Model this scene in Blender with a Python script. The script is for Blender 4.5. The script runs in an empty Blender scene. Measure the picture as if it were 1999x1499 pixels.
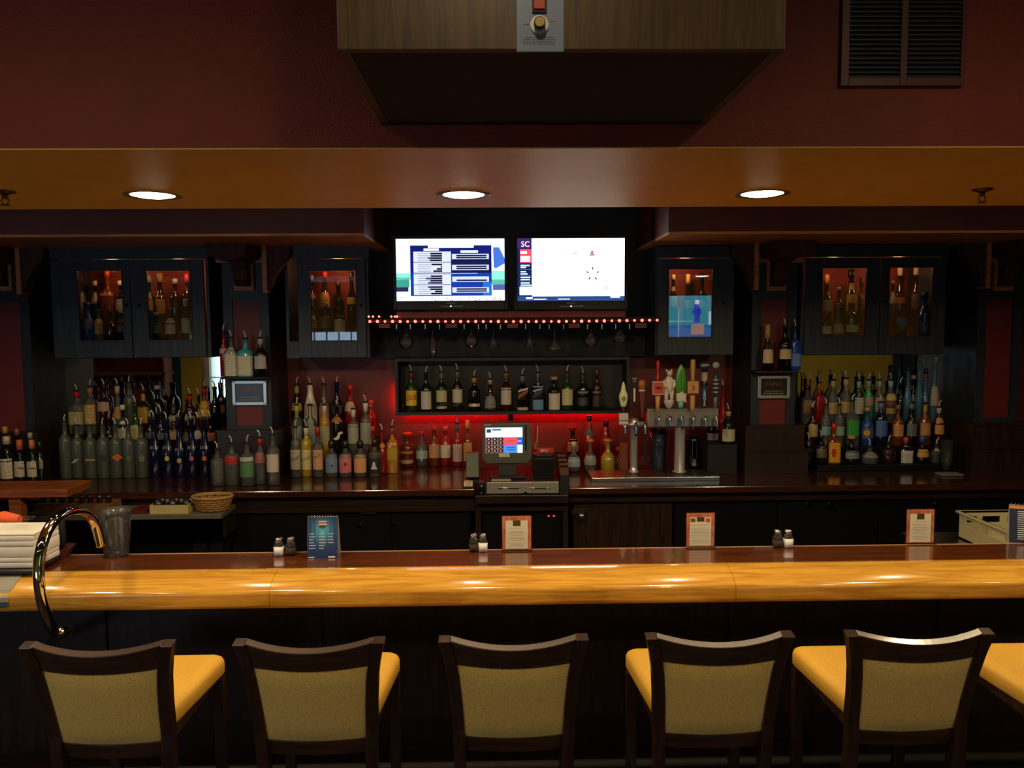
import bpy, math, random
from mathutils import Vector, Matrix
random.seed(7)
scn = bpy.context.scene
COL = scn.collection
# ------------------------------------------------------------------ camera
W, H, F = 1999.0, 1499.0, 1555.0
EYE = Vector((0.0, 0.0, 2.08))
YAW, PITCH, ROLL = math.radians(1.1), math.radians(4.5), 0.0066
ROT = (Matrix.Rotation(-YAW, 3, 'Z') @ Matrix.Rotation(math.pi/2 - PITCH, 3, 'X') @ Matrix.Rotation(-ROLL, 3, 'Z'))
cam_d = bpy.data.cameras.new('camera'); cam_d.sensor_width = 36.0; cam_d.lens = 36.0*F/W
cam_d.clip_start = 0.02; cam_d.clip_end = 100
cam = bpy.data.objects.new('camera', cam_d); COL.objects.link(cam)
cam.matrix_world = Matrix.Translation(EYE) @ ROT.to_4x4()
scn.camera = cam
# ------------------------------------------------------------------ view + world
vs = scn.view_settings
vs.view_transform = 'Standard'; vs.look = 'None'; vs.gamma = 1.0; vs.use_curve_mapping = False
vs.exposure = 0.0
cy = scn.cycles
cy.use_denoising = True
cy.max_bounces = 8; cy.diffuse_bounces = 3; cy.glossy_bounces = 4; cy.transmission_bounces = 4
cy.transparent_max_bounces = 32
cy.caustics_reflective = False; cy.caustics_refractive = False
cy.sample_clamp_indirect = 3.0
wd = bpy.data.worlds.new('world'); scn.world = wd; wd.use_nodes = True
bg = wd.node_tree.nodes['Background']
bg.inputs[0].default_value = (0.45, 0.68, 1.0, 1); bg.inputs[1].default_value = 2.2   # daylight seen only through the window
def lamp(name, kind, loc, energy, color, rot=(0,0,0), **kw):
    d = bpy.data.lights.new(name, kind); d.energy = energy; d.color = color
    for k, v in kw.items(): setattr(d, k, v)
    o = bpy.data.objects.new(name, d); COL.objects.link(o); o.location = loc; o.rotation_euler = rot
    return o
# daylight falling in through the dining-room window (stands just outside the pane)
lamp('window_daylight', 'AREA', (-3.9, -3.42, 1.23), 15.0, (0.62, 0.82, 1.0), (math.radians(90), 0, 0), shape='RECTANGLE', size=3.05, size_y=1.35)
CAN_W = 66.0          # soffit downlights over the bar
ROOM_W = 29.0         # dining-room ceiling downlights
WARM = (1.0, 0.75, 0.42)
# ------------------------------------------------------------------ projection helpers
def ray(px, py):
    return ROT @ Vector(((px - W/2)/F, (H/2 - py)/F, -1.0))
def P(px, py, Y):
    d = ray(px, py); t = (Y - EYE.y)/d.y
    return EYE + d*t
def PZ(px, py, Z):
    d = ray(px, py); t = (Z - EYE.z)/d.z
    return EYE + d*t
def X(px, Y, py=760): return P(px, py, Y).x
def Zz(py, Y, px=1000): return P(px, py, Y).z
# ------------------------------------------------------------------ materials
def lin(c):
    if isinstance(c, str):
        c = c.lstrip('#'); c = [int(c[i:i+2], 16)/255 for i in (0, 2, 4)]
    return tuple((v/12.92 if v <= .04045 else ((v+.055)/1.055)**2.4) for v in c)
MATS = {}
def newmat(name):
    m = bpy.data.materials.new(name); m.use_nodes = True
    nt = m.node_tree; b = nt.nodes['Principled BSDF']
    return m, nt, b
def setp(b, **k):
    for n, v in k.items():
        n = {'base': 'Base Color', 'rough': 'Roughness', 'metal': 'Metallic', 'spec': 'Specular IOR Level', 'coat': 'Coat Weight',
             'coatr': 'Coat Roughness', 'emit': 'Emission Color', 'estr': 'Emission Strength', 'alpha': 'Alpha', 'sheen': 'Sheen Weight'}[n]
        if isinstance(v, tuple) and len(v) == 3: v = v + (1,)
        b.inputs[n].default_value = v
def mat(name, color, rough=.5, metal=0., spec=.5, coat=0., noise=0., scale=30., bump=0., stretch=None, bscale=None, coatr=.05):
    if name in MATS: return MATS[name]
    m, nt, b = newmat(name); c = lin(color)
    setp(b, base=c, rough=rough, metal=metal, spec=spec, coat=coat, coatr=coatr)
    if noise or bump:
        tc = nt.nodes.new('ShaderNodeTexCoord'); mp = nt.nodes.new('ShaderNodeMapping')
        nt.links.new(tc.outputs['Object'], mp.inputs[0])
        if stretch: mp.inputs['Scale'].default_value = stretch
        nz = nt.nodes.new('ShaderNodeTexNoise'); nz.inputs['Scale'].default_value = scale; nz.inputs['Detail'].default_value = 4
        nt.links.new(mp.outputs[0], nz.inputs['Vector'])
        if noise:
            r = nt.nodes.new('ShaderNodeValToRGB'); nt.links.new(nz.outputs['Fac'], r.inputs[0])
            r.color_ramp.elements[0].position = .3; r.color_ramp.elements[1].position = .7
            r.color_ramp.elements[0].color = tuple(v*(1-noise) for v in c)+(1,)
            r.color_ramp.elements[1].color = tuple(min(1, v*(1+noise)) for v in c)+(1,)
            nt.links.new(r.outputs[0], b.inputs['Base Color'])
        if bump:
            nz2 = nz
            if bscale:
                nz2 = nt.nodes.new('ShaderNodeTexNoise'); nz2.inputs['Scale'].default_value = bscale
                nt.links.new(tc.outputs['Object'], nz2.inputs['Vector'])
            bp = nt.nodes.new('ShaderNodeBump'); bp.inputs['Strength'].default_value = bump; bp.inputs['Distance'].default_value = .004
            nt.links.new(nz2.outputs['Fac'], bp.inputs['Height']); nt.links.new(bp.outputs[0], b.inputs['Normal'])
    MATS[name] = m; return m
def wood(name, c1, c2, rough=.3, coat=0., axis='X', scale=6., coatr=.06, spec=.5):
    if name in MATS: return MATS[name]
    m, nt, b = newmat(name); setp(b, rough=rough, coat=coat, coatr=coatr, spec=spec)
    tc = nt.nodes.new('ShaderNodeTexCoord'); mp = nt.nodes.new('ShaderNodeMapping')
    nt.links.new(tc.outputs['Object'], mp.inputs[0])
    s = [8., 8., 8.]; s['XYZ'.index(axis)] = .55
    mp.inputs['Scale'].default_value = s
    nz = nt.nodes.new('ShaderNodeTexNoise'); nz.inputs['Scale'].default_value = scale; nz.inputs['Detail'].default_value = 6; nz.inputs['Distortion'].default_value = 1.2
    nt.links.new(mp.outputs[0], nz.inputs['Vector'])
    r = nt.nodes.new('ShaderNodeValToRGB'); nt.links.new(nz.outputs['Fac'], r.inputs[0])
    r.color_ramp.elements[0].position = .34; r.color_ramp.elements[1].position = .62
    r.color_ramp.elements[0].color = lin(c1)+(1,); r.color_ramp.elements[1].color = lin(c2)+(1,)
    nt.links.new(r.outputs[0], b.inputs['Base Color'])
    MATS[name] = m; return m
def emit(name, color, strength):
    if name in MATS: return MATS[name]
    m, nt, b = newmat(name); c = lin(color)
    setp(b, base=(.02, .02, .02), rough=.4, emit=c, estr=strength)
    MATS[name] = m; return m
def glass(name, tint, opac=.15, rough=.04, body=None):
    """see-through bottle or pane: tinted transparency, gloss rising at grazing angles"""
    if name in MATS: return MATS[name]
    m, nt, b = newmat(name); c = lin(tint)
    setp(b, base=lin(body or tint), rough=.3, spec=.3)
    tr = nt.nodes.new('ShaderNodeBsdfTransparent'); tr.inputs[0].default_value = c+(1,)
    m1 = nt.nodes.new('ShaderNodeMixShader'); m1.inputs[0].default_value = opac
    nt.links.new(tr.outputs[0], m1.inputs[1]); nt.links.new(b.outputs[0], m1.inputs[2])
    fr = nt.nodes.new('ShaderNodeFresnel'); fr.inputs[0].default_value = 1.5
    gl = nt.nodes.new('ShaderNodeBsdfGlossy'); gl.inputs['Roughness'].default_value = rough
    mx = nt.nodes.new('ShaderNodeMixShader'); nt.links.new(fr.outputs[0], mx.inputs[0])
    nt.links.new(m1.outputs[0], mx.inputs[1]); nt.links.new(gl.outputs[0], mx.inputs[2])
    nt.links.new(mx.outputs[0], nt.nodes['Material Output'].inputs[0])
    MATS[name] = m; return m
def pane(name, opac=.0):
    """flat door glass: clear, mirror gloss by Fresnel"""
    if name in MATS: return MATS[name]
    m, nt, b = newmat(name); nt.nodes.remove(b)
    tr = nt.nodes.new('ShaderNodeBsdfTransparent'); gl = nt.nodes.new('ShaderNodeBsdfGlossy'); gl.inputs['Roughness'].default_value = .015
    fr = nt.nodes.new('ShaderNodeFresnel'); fr.inputs[0].default_value = 1.75
    mx = nt.nodes.new('ShaderNodeMixShader'); nt.links.new(fr.outputs[0], mx.inputs[0])
    nt.links.new(tr.outputs[0], mx.inputs[1]); nt.links.new(gl.outputs[0], mx.inputs[2])
    nt.links.new(mx.outputs[0], nt.nodes['Material Output'].inputs[0])
    MATS[name] = m; return m
def labelmat(color, ink='#3a2c22'):
    """printed paper label: rows of fine print in a second colour, laid out over the label's own UVs"""
    key = 'label_'+color.strip('#')+'_'+ink.strip('#')
    if key in MATS: return MATS[key]
    m, nt, b = newmat(key); setp(b, rough=.55)
    uv = nt.nodes.new('ShaderNodeUVMap')
    mp = nt.nodes.new('ShaderNodeMapping'); mp.inputs['Scale'].default_value = (9, 7, 1)
    nt.links.new(uv.outputs[0], mp.inputs[0])
    nz = nt.nodes.new('ShaderNodeTexNoise'); nz.inputs['Scale'].default_value = 1.6; nz.inputs['Detail'].default_value = 2
    nt.links.new(mp.outputs[0], nz.inputs['Vector'])
    wv = nt.nodes.new('ShaderNodeTexWave'); wv.bands_direction = 'Y'; wv.inputs['Scale'].default_value = .75
    nt.links.new(mp.outputs[0], wv.inputs['Vector'])
    ml = nt.nodes.new('ShaderNodeMath'); ml.operation = 'MULTIPLY'
    nt.links.new(nz.outputs['Fac'], ml.inputs[0]); nt.links.new(wv.outputs['Fac'], ml.inputs[1])
    r = nt.nodes.new('ShaderNodeValToRGB'); nt.links.new(ml.outputs[0], r.inputs[0])
    r.color_ramp.elements[0].position = .36; r.color_ramp.elements[1].position = .52
    r.color_ramp.elements[0].color = lin(color)+(1,); r.color_ramp.elements[1].color = lin(ink)+(1,)
    nt.links.new(r.outputs[0], b.inputs['Base Color'])
    MATS[key] = m; return m
def paint(hexc, rough=.5, metal=0., coat=0.):
    return mat('paint_%s_%d_%d_%d' % (hexc.strip('#'), int(rough*100), int(metal*100), int(coat*100)), hexc, rough, metal, coat=coat)
# ------------------------------------------------------------------ mesh builder
class MB:
    def __init__(s, m=None):
        s.V = []; s.F = []; s.M = []; s.S = []; s.U = {}; s.mats = []; s.cur = 0
        if m: s.use(m)
    def use(s, m):
        if m not in s.mats: s.mats.append(m)
        s.cur = s.mats.index(m); return s
    def add(s, vs, fs, smooth=False):
        o = len(s.V); s.V += [tuple(v) for v in vs]
        for f in fs:
            s.F.append(tuple(i+o for i in f)); s.M.append(s.cur); s.S.append(smooth)
        return s
    def box(s, x0, x1, y0, y1, z0, z1):
        x0, x1 = sorted((x0, x1)); y0, y1 = sorted((y0, y1)); z0, z1 = sorted((z0, z1))
        v = [(x, y, z) for x in (x0, x1) for y in (y0, y1) for z in (z0, z1)]
        return s.add(v, [(0,1,3,2),(4,6,7,5),(0,4,5,1),(2,3,7,6),(0,2,6,4),(1,5,7,3)])
    def rbox(s, x0, x1, y0, y1, z0, z1, b=.01, seg=3, smooth=True):
        """box with rounded vertical edges and softened top and bottom"""
        x0, x1 = sorted((x0, x1)); y0, y1 = sorted((y0, y1)); z0, z1 = sorted((z0, z1))
        b = min(b, (x1-x0)*.49, (y1-y0)*.49, (z1-z0)*.49)
        def ring(ins, z):
            r = []
            for cx, cy, a0 in ((x1-b, y1-b, 0), (x0+b, y1-b, 90), (x0+b, y0+b, 180), (x1-b, y0+b, 270)):
                for k in range(seg+1):
                    a = math.radians(a0+90*k/seg); r.append((cx+(b-ins)*math.cos(a), cy+(b-ins)*math.sin(a), z))
            return r
        rings = [ring(b*.9, z0), ring(b*.3, z0+b*.3), ring(0, z0+b), ring(0, z1-b), ring(b*.3, z1-b*.3), ring(b*.9, z1)]
        n = len(rings[0]); v = [p for r in rings for p in r]; f = []
        for i in range(len(rings)-1):
            for k in range(n):
                f.append((i*n+k, i*n+(k+1) % n, (i+1)*n+(k+1) % n, (i+1)*n+k))
        s.add(v, f, smooth)
        s.add([], []); o = len(s.V)-len(v)
        s.F.append(tuple(o+k for k in reversed(range(n)))); s.M.append(s.cur); s.S.append(False)
        s.F.append(tuple(o+(len(rings)-1)*n+k for k in range(n))); s.M.append(s.cur); s.S.append(False)
        return s
    def lathe(s, prof, cx=0, cy=0, cz=0, seg=16, sq=0., sx=1., sy=1., smooth=True):
        """prof: list of (radius, z[, squareness])"""
        v = []; f = []; n = len(prof)
        for p in prof:
            r, z = p[0], p[1]; q = p[2] if len(p) > 2 else sq
            for k in range(seg):
                a = 2*math.pi*(k+.5)/seg; c, d = math.cos(a), math.sin(a); rr = r
                if q: rr = r/((abs(c)**q+abs(d)**q)**(1/q))
                v.append((cx+rr*c*sx, cy+rr*d*sy, cz+z))
        for i in range(n-1):
            for k in range(seg):
                f.append((i*seg+k, i*seg+(k+1) % seg, (i+1)*seg+(k+1) % seg, (i+1)*seg+k))
        s.add(v, f, smooth); o = len(s.V)-len(v)
        if prof[0][0] > 1e-6: s.F.append(tuple(o+k for k in reversed(range(seg)))); s.M.append(s.cur); s.S.append(False)
        if prof[-1][0] > 1e-6: s.F.append(tuple(o+(n-1)*seg+k for k in range(seg))); s.M.append(s.cur); s.S.append(False)
        return s
    def tube(s, pts, r, seg=8, caps=True, smooth=True):
        pts = [Vector(p) for p in pts]; n = len(pts)
        rs = r if isinstance(r, (list, tuple)) else [r]*n
        v = []; f = []; up = None
        for i, p in enumerate(pts):
            t = (pts[min(i+1, n-1)]-pts[max(i-1, 0)]).normalized()
            if up is None:
                up = Vector((0, 0, 1)) if abs(t.z) < .9 else Vector((0, 1, 0))
            a = t.cross(up); a = a.normalized() if a.length > 1e-6 else Vector((1, 0, 0)); b = a.cross(t).normalized(); up = b
            for k in range(seg):
                th = 2*math.pi*k/seg; v.append(p+(a*math.cos(th)+b*math.sin(th))*rs[i])
        for i in range(n-1):
            for k in range(seg):
                f.append((i*seg+k, (i+1)*seg+k, (i+1)*seg+(k+1) % seg, i*seg+(k+1) % seg))
        s.add(v, f, smooth); o = len(s.V)-len(v)
        if caps:
            s.F.append(tuple(o+k for k in range(seg))); s.M.append(s.cur); s.S.append(False)
            s.F.append(tuple(o+(n-1)*seg+k for k in reversed(range(seg)))); s.M.append(s.cur); s.S.append(False)
        return s
    def prism(s, poly, a0, a1, axis='y', smooth=False):
        """poly in (x,z) extruded along y, or (y,z) along x, or (x,y) along z"""
        n = len(poly)
        mk = {'y': lambda p, a: (p[0], a, p[1]), 'x': lambda p, a: (a, p[0], p[1]), 'z': lambda p, a: (p[0], p[1], a)}[axis]
        v = [mk(p, a0) for p in poly]+[mk(p, a1) for p in poly]
        caps = [tuple(range(n)), tuple(reversed(range(n, 2*n)))]
        sides = [(k, n+k, n+(k+1) % n, (k+1) % n) for k in range(n)]
        if smooth:
            s.add(v, caps, False); s.add(v, sides, True)     # caps on their own vertices so the sides shade evenly
        else: s.add(v, caps+sides, False)
        return s
    def panel(s, x0, x1, z0, z1, y):
        return s.add([(x0, y, z0), (x1, y, z0), (x1, y, z1), (x0, y, z1)], [(0, 1, 2, 3)])
    def build(s, name, parent=None, local=False, bevel=0.):
        me = bpy.data.meshes.new(name)
        off = Vector((0, 0, 0))
        if parent is not None and not local:
            q = parent
            while q is not None: off = off + q.location; q = q.parent
        V = s.V if off.length == 0 else [(a-off.x, b-off.y, c-off.z) for a, b, c in s.V]
        me.from_pydata(V, [], s.F)
        for m in s.mats: me.materials.append(m)
        me.polygons.foreach_set('material_index', s.M); me.polygons.foreach_set('use_smooth', s.S)
        if s.U:
            uv = me.uv_layers.new(name='UVMap')
            for l in me.loops:
                if l.vertex_index in s.U: uv.data[l.index].uv = s.U[l.vertex_index]
        me.validate(); me.update()
        o = bpy.data.objects.new(name, me); COL.objects.link(o)
        if parent is not None: o.parent = parent
        fix_normals(me)
        if bevel:
            bm = o.modifiers.new('bevel', 'BEVEL'); bm.width = bevel; bm.segments = 2 if bevel < .01 else 5; bm.limit_method = 'ANGLE'
        return o
import bmesh
def fix_normals(me):
    b = bmesh.new(); b.from_mesh(me); bmesh.ops.recalc_face_normals(b, faces=b.faces); b.to_mesh(me); b.free()
LABELS = {}
def tag(o, label, cat, group=None, kind=None):
    o['label'] = label; o['category'] = cat
    if group: o['group'] = group
    if kind: o['kind'] = kind
    LABELS.setdefault(label, []).append(o.name)
    return o
def thing(name, loc, label, cat, group=None, rz=0.):
    o = bpy.data.objects.new(name, None); COL.objects.link(o); o.empty_display_size = .05
    o.location = loc; o.rotation_euler = (0, 0, rz)
    return tag(o, label, cat, group)
def struct(name, mb, bevel=0.):
    o = mb.build(name, bevel=bevel); o['kind'] = 'structure'; return o
_txt = {}
def text_geo(body, size):
    k = (body, size)
    if k not in _txt:
        cu = bpy.data.curves.new('lettering', 'FONT'); cu.body = body; cu.size = size; cu.align_x = 'CENTER'; cu.align_y = 'CENTER'; cu.resolution_u = 2
        o = bpy.data.objects.new('lettering', cu); COL.objects.link(o)
        dg = bpy.context.evaluated_depsgraph_get(); me = bpy.data.meshes.new_from_object(o.evaluated_get(dg))
        _txt[k] = ([v.co.copy() for v in me.vertices], [tuple(p.vertices) for p in me.polygons])
        bpy.data.objects.remove(o); bpy.data.curves.remove(cu); bpy.data.meshes.remove(me)
    return _txt[k]
def put_text(mb, body, size, x, y, z, sx=1., rot=0., tilt=0.):
    vs_, fs = text_geo(body, size); c, d = math.cos(rot), math.sin(rot)
    out = []
    for v in vs_:
        a, b = v.x*sx, v.y
        a, b = a*c-b*d, a*d+b*c
        out.append((x+a, y-v.z, z+b))
    return mb.add(out, fs)
def strokes(mb, x0, x1, z, h, y, n=None, seed=0):
    """unreadable small print: a row of short dashes"""
    r = random.Random(seed); x = x0
    while x < x1-.0005:
        l = h*r.uniform(1.2, 3.5); mb.panel(x, min(x+l, x1), z-h/2, z+h/2, y); x += l+h*.9
    return mb
# ------------------------------------------------------------------ shared materials
M_red = mat('red_wall_paint', '#802b13', .45, spec=.35, noise=.08, scale=8, bump=.5, bscale=260)
M_fascia = mat('fascia_red_paint', '#4c160d', .5, noise=.08, scale=8, bump=.4, bscale=260)
M_redlow = mat('back_bar_red_paint', '#621613', .5, noise=.06, scale=6, bump=.2, bscale=220)
M_ochre = mat('ochre_soffit_paint', '#f2bc44', .42, spec=.45, noise=.05, scale=5, bump=.5, bscale=240)
M_ceil = mat('ceiling_paint', '#54402f', .8, noise=.05, scale=4)
M_floor = mat('dark_carpet', '#2a1c16', .95, noise=.35, scale=60)
M_yellow = mat('yellow_wall_paint', '#e6ca50', .7, noise=.05, scale=3)
M_tealwall = mat('teal_wall_paint', '#2d5871', .6, noise=.25, scale=14)
M_orangewood = wood('orange_wood', '#633012', '#8f4c22', .4, axis='X')
M_blue = wood('slate_blue_stain', '#20262d', '#2d353e', .45, axis='Z', scale=5, spec=.4)
M_bluedk = wood('slate_blue_stain_dark', '#191e24', '#232a32', .45, axis='Z', scale=5, spec=.4)
M_dark = wood('dark_walnut', '#1a0f0b', '#2c1b15', .35, axis='X', scale=5)
M_darkz = wood('dark_walnut_upright', '#1b100b', '#2e1d15', .38, axis='Z', scale=5)
M_black = mat('black_lacquer', '#0d0d0f', .35)
M_blackm = mat('black_matte', '#0b0b0c', .7)
M_tan = wood('tan_trim_wood', '#a0602c', '#c88648', .45, axis='X', scale=4)
M_corbel = wood('dark_red_corbel_wood', '#33150f', '#4a2116', .7, axis='Z', scale=4)
M_oak = wood('golden_oak', '#b57f2c', '#d8a342', .16, coat=1., axis='X', scale=5, coatr=.035)
M_bartop = wood('brown_bar_top', '#4a230d', '#653314', .22, coat=1., axis='X', scale=5, coatr=.06)
M_steel = mat('brushed_steel', '#a9a49a', .28, 1., noise=.1, scale=60, stretch=(.1, 1, 1))
M_chrome = mat('chrome', '#d8d8d8', .06, 1.)
M_counter = wood('glossy_dark_counter', '#2c150c', '#402012', .2, coat=.6, axis='X', scale=5, coatr=.1)
M_mirror = mat('mirror_silver', '#c9cdd0', .015, 1.)
M_vgrain = wood('air_cleaner_woodgrain', '#33240f', '#4a3518', .45, axis='Z', scale=9)
XL, XR, YB, YF, ZC = -9.5, 9.5, 6.06, -3.2, 3.25
# ------------------------------------------------------------------ room shell
struct('floor', MB(M_floor).box(XL, XR, YF, YB, -.05, 0))
struct('ceiling', MB(M_ceil).box(XL, XR, YF, YB+.1, ZC, ZC+.05))
struct('wall_left', MB(M_yellow).box(XL-.1, XL, YF, YB+.1, 0, ZC))
struct('wall_right', MB(M_yellow).box(XR, XR+.1, YF, YB+.1, 0, ZC))
struct('wall_back', MB(M_redlow).box(XL, XR, YB, YB+.1, 0, ZC))
# wall behind the viewer, with a window the mirrors and cabinet glass pick up
WX0, WX1, WZ0, WZ1 = -5.45, -2.38, .55, 1.91
mb = MB(M_yellow)
mb.box(-6.0, WX0, YF-.12, YF, 0, ZC); mb.box(WX1, 7.65, YF-.12, YF, 0, ZC)
mb.box(WX0, WX1, YF-.12, YF, 0, WZ0); mb.box(WX0, WX1, YF-.12, YF, WZ1, ZC)
struct('wall_front', mb)
mb = MB(M_tealwall); mb.box(XL, -6.0, YF-.12, YF, 0, ZC); mb.box(7.65, XR, YF-.12, YF, 0, ZC)
struct('wall_front_teal', mb)
mb = MB(mat('white_window_frame', '#d9d6cc', .5))
w1 = mb.box(WX0-.11, WX0, YF-.04, YF+.03, WZ0-.06, WZ1+.06).box(WX1, WX1+.08, YF-.04, YF+.03, WZ0-.06, WZ1+.06).box(WX0, WX1, YF-.04, YF+.03, WZ1, WZ1+.07).box(WX0, WX1, YF-.04, YF+.05, WZ0-.07, WZ0).build('window_1')
w1['kind'] = 'structure'
for k in range(1, 14):
    x = WX0+(WX1-WX0)*k/14
    MB(MATS['white_window_frame']).box(x-.012, x+.012, YF-.05, YF-.02, WZ0, WZ1).build('mullion', w1)
for z in (1.05, 1.46):
    MB(MATS['white_window_frame']).box(WX0, WX1, YF-.05, YF-.02, z-.012, z+.012).build('glazing_bar', w1)
# ------------------------------------------------------------------ soffit over the bar
ZS = 2.53
YS0, YS1 = PZ(1000, 290, ZS).y, PZ(1000, 405, ZS).y
struct('trim_1', MB(M_red).box(XL, XR, YS0, YS1, ZS+.0035, ZC))          # red bulkhead
struct('trim_2', MB(M_ochre).box(XL, XR, YS0+.001, YS1-.001, ZS, ZS+.0035))  # ochre underside
def can_light(px, py, label, group='recessed downlights in the soffit'):
    c = PZ(px, py, ZS); r = .076
    t = thing('recessed_downlight', (c.x, c.y, ZS), label, 'light', group)
    m = MB(mat('white_trim_ring', '#8a7a66', .35)); m.lathe([(r, -.001), (r+.02, -.003), (r+.022, .002), (r, .002)], c.x, c.y, ZS, seg=32)
    m.build('trim_ring', t)
    m = MB(emit('lamp_lens_glow', '#fff0d0', 14.)); m.lathe([(r, -.0005), (r*.7, -.006), (0.0, -.009)], c.x, c.y, ZS, seg=32); m.build('lens', t)
    l = lamp('downlight_lamp', 'SPOT', (0, 0, -.012), CAN_W, WARM, spot_size=math.radians(172), spot_blend=.3, shadow_soft_size=.07); l.parent = t
    return t
can_light(298, 381, 'leftmost glowing downlight set into the ochre soffit')
can_light(905, 380, 'middle glowing downlight, above the two televisions')
can_light(1488, 378, 'rightmost glowing downlight set into the ochre soffit')
for px, nm in ((-312, 'lit downlight in the soffit just past the left picture edge'), (2085, 'lit downlight in the soffit just past the right picture edge')):
    can_light(px, 381, nm)
# dining-room ceiling downlights above and behind the viewer (out of frame; front row seen as highlights, rear row added to brighten the mirrored wall)
for x, y in [(a, .95) for a in (-5.2, -3.9, -2.6, -1.3, 0., 1.3, 2.6, 3.9, 5.2)]+[(a, -1.7) for a in (-6.6, -3.9, -1.3, 1.3, 3.9, 6.6)]:
    t = thing('ceiling_downlight', (x, y, ZC), 'round ceiling downlight of the dining room above and behind the viewer', 'light', 'dining-room ceiling downlights')
    MB(emit('room_lamp_glow', '#ffe9c4', 30.)).lathe([(.06, -.001), (.04, -.008), (0., -.01)], x, y, ZC, seg=16).build('lens', t)
    MB(MATS['white_trim_ring']).lathe([(.062, -.001), (.085, -.004), (.085, .0)], x, y, ZC, seg=16).build('trim_ring', t)
    l = lamp('ceiling_lamp', 'SPOT', (0, 0, -.015), ROOM_W, WARM, spot_size=math.radians(165), spot_blend=.9, shadow_soft_size=.05); l.parent = t
for x in [1.70*X(q, 3.2, 1136) for q in (-310, 110, 520, 925, 1310, 1720, 2130)]:   # aisle downlights behind the bulkhead, hidden by it from here
    t = thing('aisle_downlight', (x, 3.75, ZC), 'round ceiling downlight over the aisle behind the bar, hidden by the bulkhead', 'light', 'aisle ceiling downlights')
    MB(MATS['room_lamp_glow']).lathe([(.06, -.001), (.04, -.008), (0., -.01)], x, 3.75, ZC, seg=16).build('lens', t)
    MB(MATS['white_trim_ring']).lathe([(.062, -.001), (.085, -.004), (.085, .0)], x, 3.75, ZC, seg=16).build('trim_ring', t)
    l = lamp('aisle_lamp', 'SPOT', (0, 0, -.015), 14., WARM, spot_size=math.radians(140), spot_blend=.8, shadow_soft_size=.05); l.parent = t
# ------------------------------------------------------------------ fascia above the back bar
YFA, YC, YP = 4.85, 5.55, 5.6
ZFA = Zz(461, YFA, 560)
for a, b, n in ((XL, X(711, YFA, 461), 'trim_3'), (X(1305, YFA, 457), XR, 'trim_4')):
    struct(n, MB(M_fascia).box(a, b, YFA, YB, ZFA+.015, ZC))
    o = struct(n.replace('3', '5').replace('4', '6'), MB(M_tan).box(a, b, YFA-.006, YB, ZFA, ZFA+.016))
# dark television bay between the two fascias
struct('wall_television_bay', MB(mat('television_bay_paint', '#101118', .6)).box(X(733, 5.95), X(1283, 5.95), 5.97, YB, Zz(697, 5.97), ZC))
# ------------------------------------------------------------------ television bay shelf, rack
def rect(px0, px1, py0, py1, Y):
    a = P(px0, (py0+py1)/2, Y); b = P(px1, (py0+py1)/2, Y); c = (px0+px1)/2
    return a.x, b.x, P(c, py1, Y).z, P(c, py0, Y).z
# ------------------------------------------------------------------ pillars with corbels
def pillar(cpx, label, half=44, red=(585, 831), corb=True, steps=True):
    cx = X(cpx, YP); s = YP/F; hw = half*s; t = thing('back_bar_pillar', (cx, YP+.2, 1.0), label, 'pillar', 'pillars of the back bar')
    ztop = ZFA; zr0, zr1 = Zz(red[1], YP, cpx), Zz(red[0], YP, cpx); rw = 26*s
    MB(M_bluedk).box(cx-hw, cx-rw, YP, YP+.02, 1.0, ztop).box(cx+rw, cx+hw, YP, YP+.02, 1.0, ztop).box(cx-rw, cx+rw, YP, YP+.02, zr1, ztop).box(cx-rw, cx+rw, YP, YP+.02, 1.0, zr0).box(cx-hw, cx+hw, YP+.02, YB-.01, 1.0, ztop).build('shaft', t)
    MB(M_redlow).box(cx-rw-.005, cx+rw+.005, YP+.012, YP+.021, zr0-.005, zr1+.005).build('red_panel', t)
    for k, (w, h0, h1, dy) in enumerate(((62, 1.001, 1.17, .10), (58, 1.17, 1.335, .06))):
        MB(M_darkz).box(cx-w*s, cx+w*s, YP-dy, YP+.2, h0, h1-.012).build('plinth', t)
        MB(M_dark).box(cx-w*s-.008, cx+w*s+.008, YP-dy-.01, YP+.2, h1-.012, h1).build('plinth_cap', t)
    # corbel: tan back plates and a dark scrolled bracket carrying the fascia
    z0, z1, z2 = Zz(568, YP, cpx), Zz(513, YP, cpx), ZFA
    MB(M_tan).box(cx-52*s, cx+52*s, YP-.03, YP, z1, z2).box(cx-18.5*s, cx+18.5*s, YP-.03, YP, z0, z1).build('corbel_plate', t)
    prof = [(YP-.03, z0+.03), (YP-.07, z0+.035), (YP-.10, z0+.07), (YP-.11, z0+.13), (YP-.15, z0+.19), (YP-.24, z1+.0), (YP-.33, z1+.03), (YP-.36, z1+.06), (YP-.36, z2-.05), (YP-.03, z2-.05)]
    MB(M_corbel).prism(prof, cx-13*s, cx+13*s, 'x').build('corbel_scroll', t)
    MB(M_corbel).prism([(cx-38*s, z2), (cx-36*s, z2-.045), (cx-30*s, z2-.085), (cx-13*s, z2-.11), (cx+13*s, z2-.11), (cx+30*s, z2-.085), (cx+36*s, z2-.045), (cx+38*s, z2)], YP-.38, YP-.03).build('corbel_cap', t)
    return t, cx, hw, s
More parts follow.
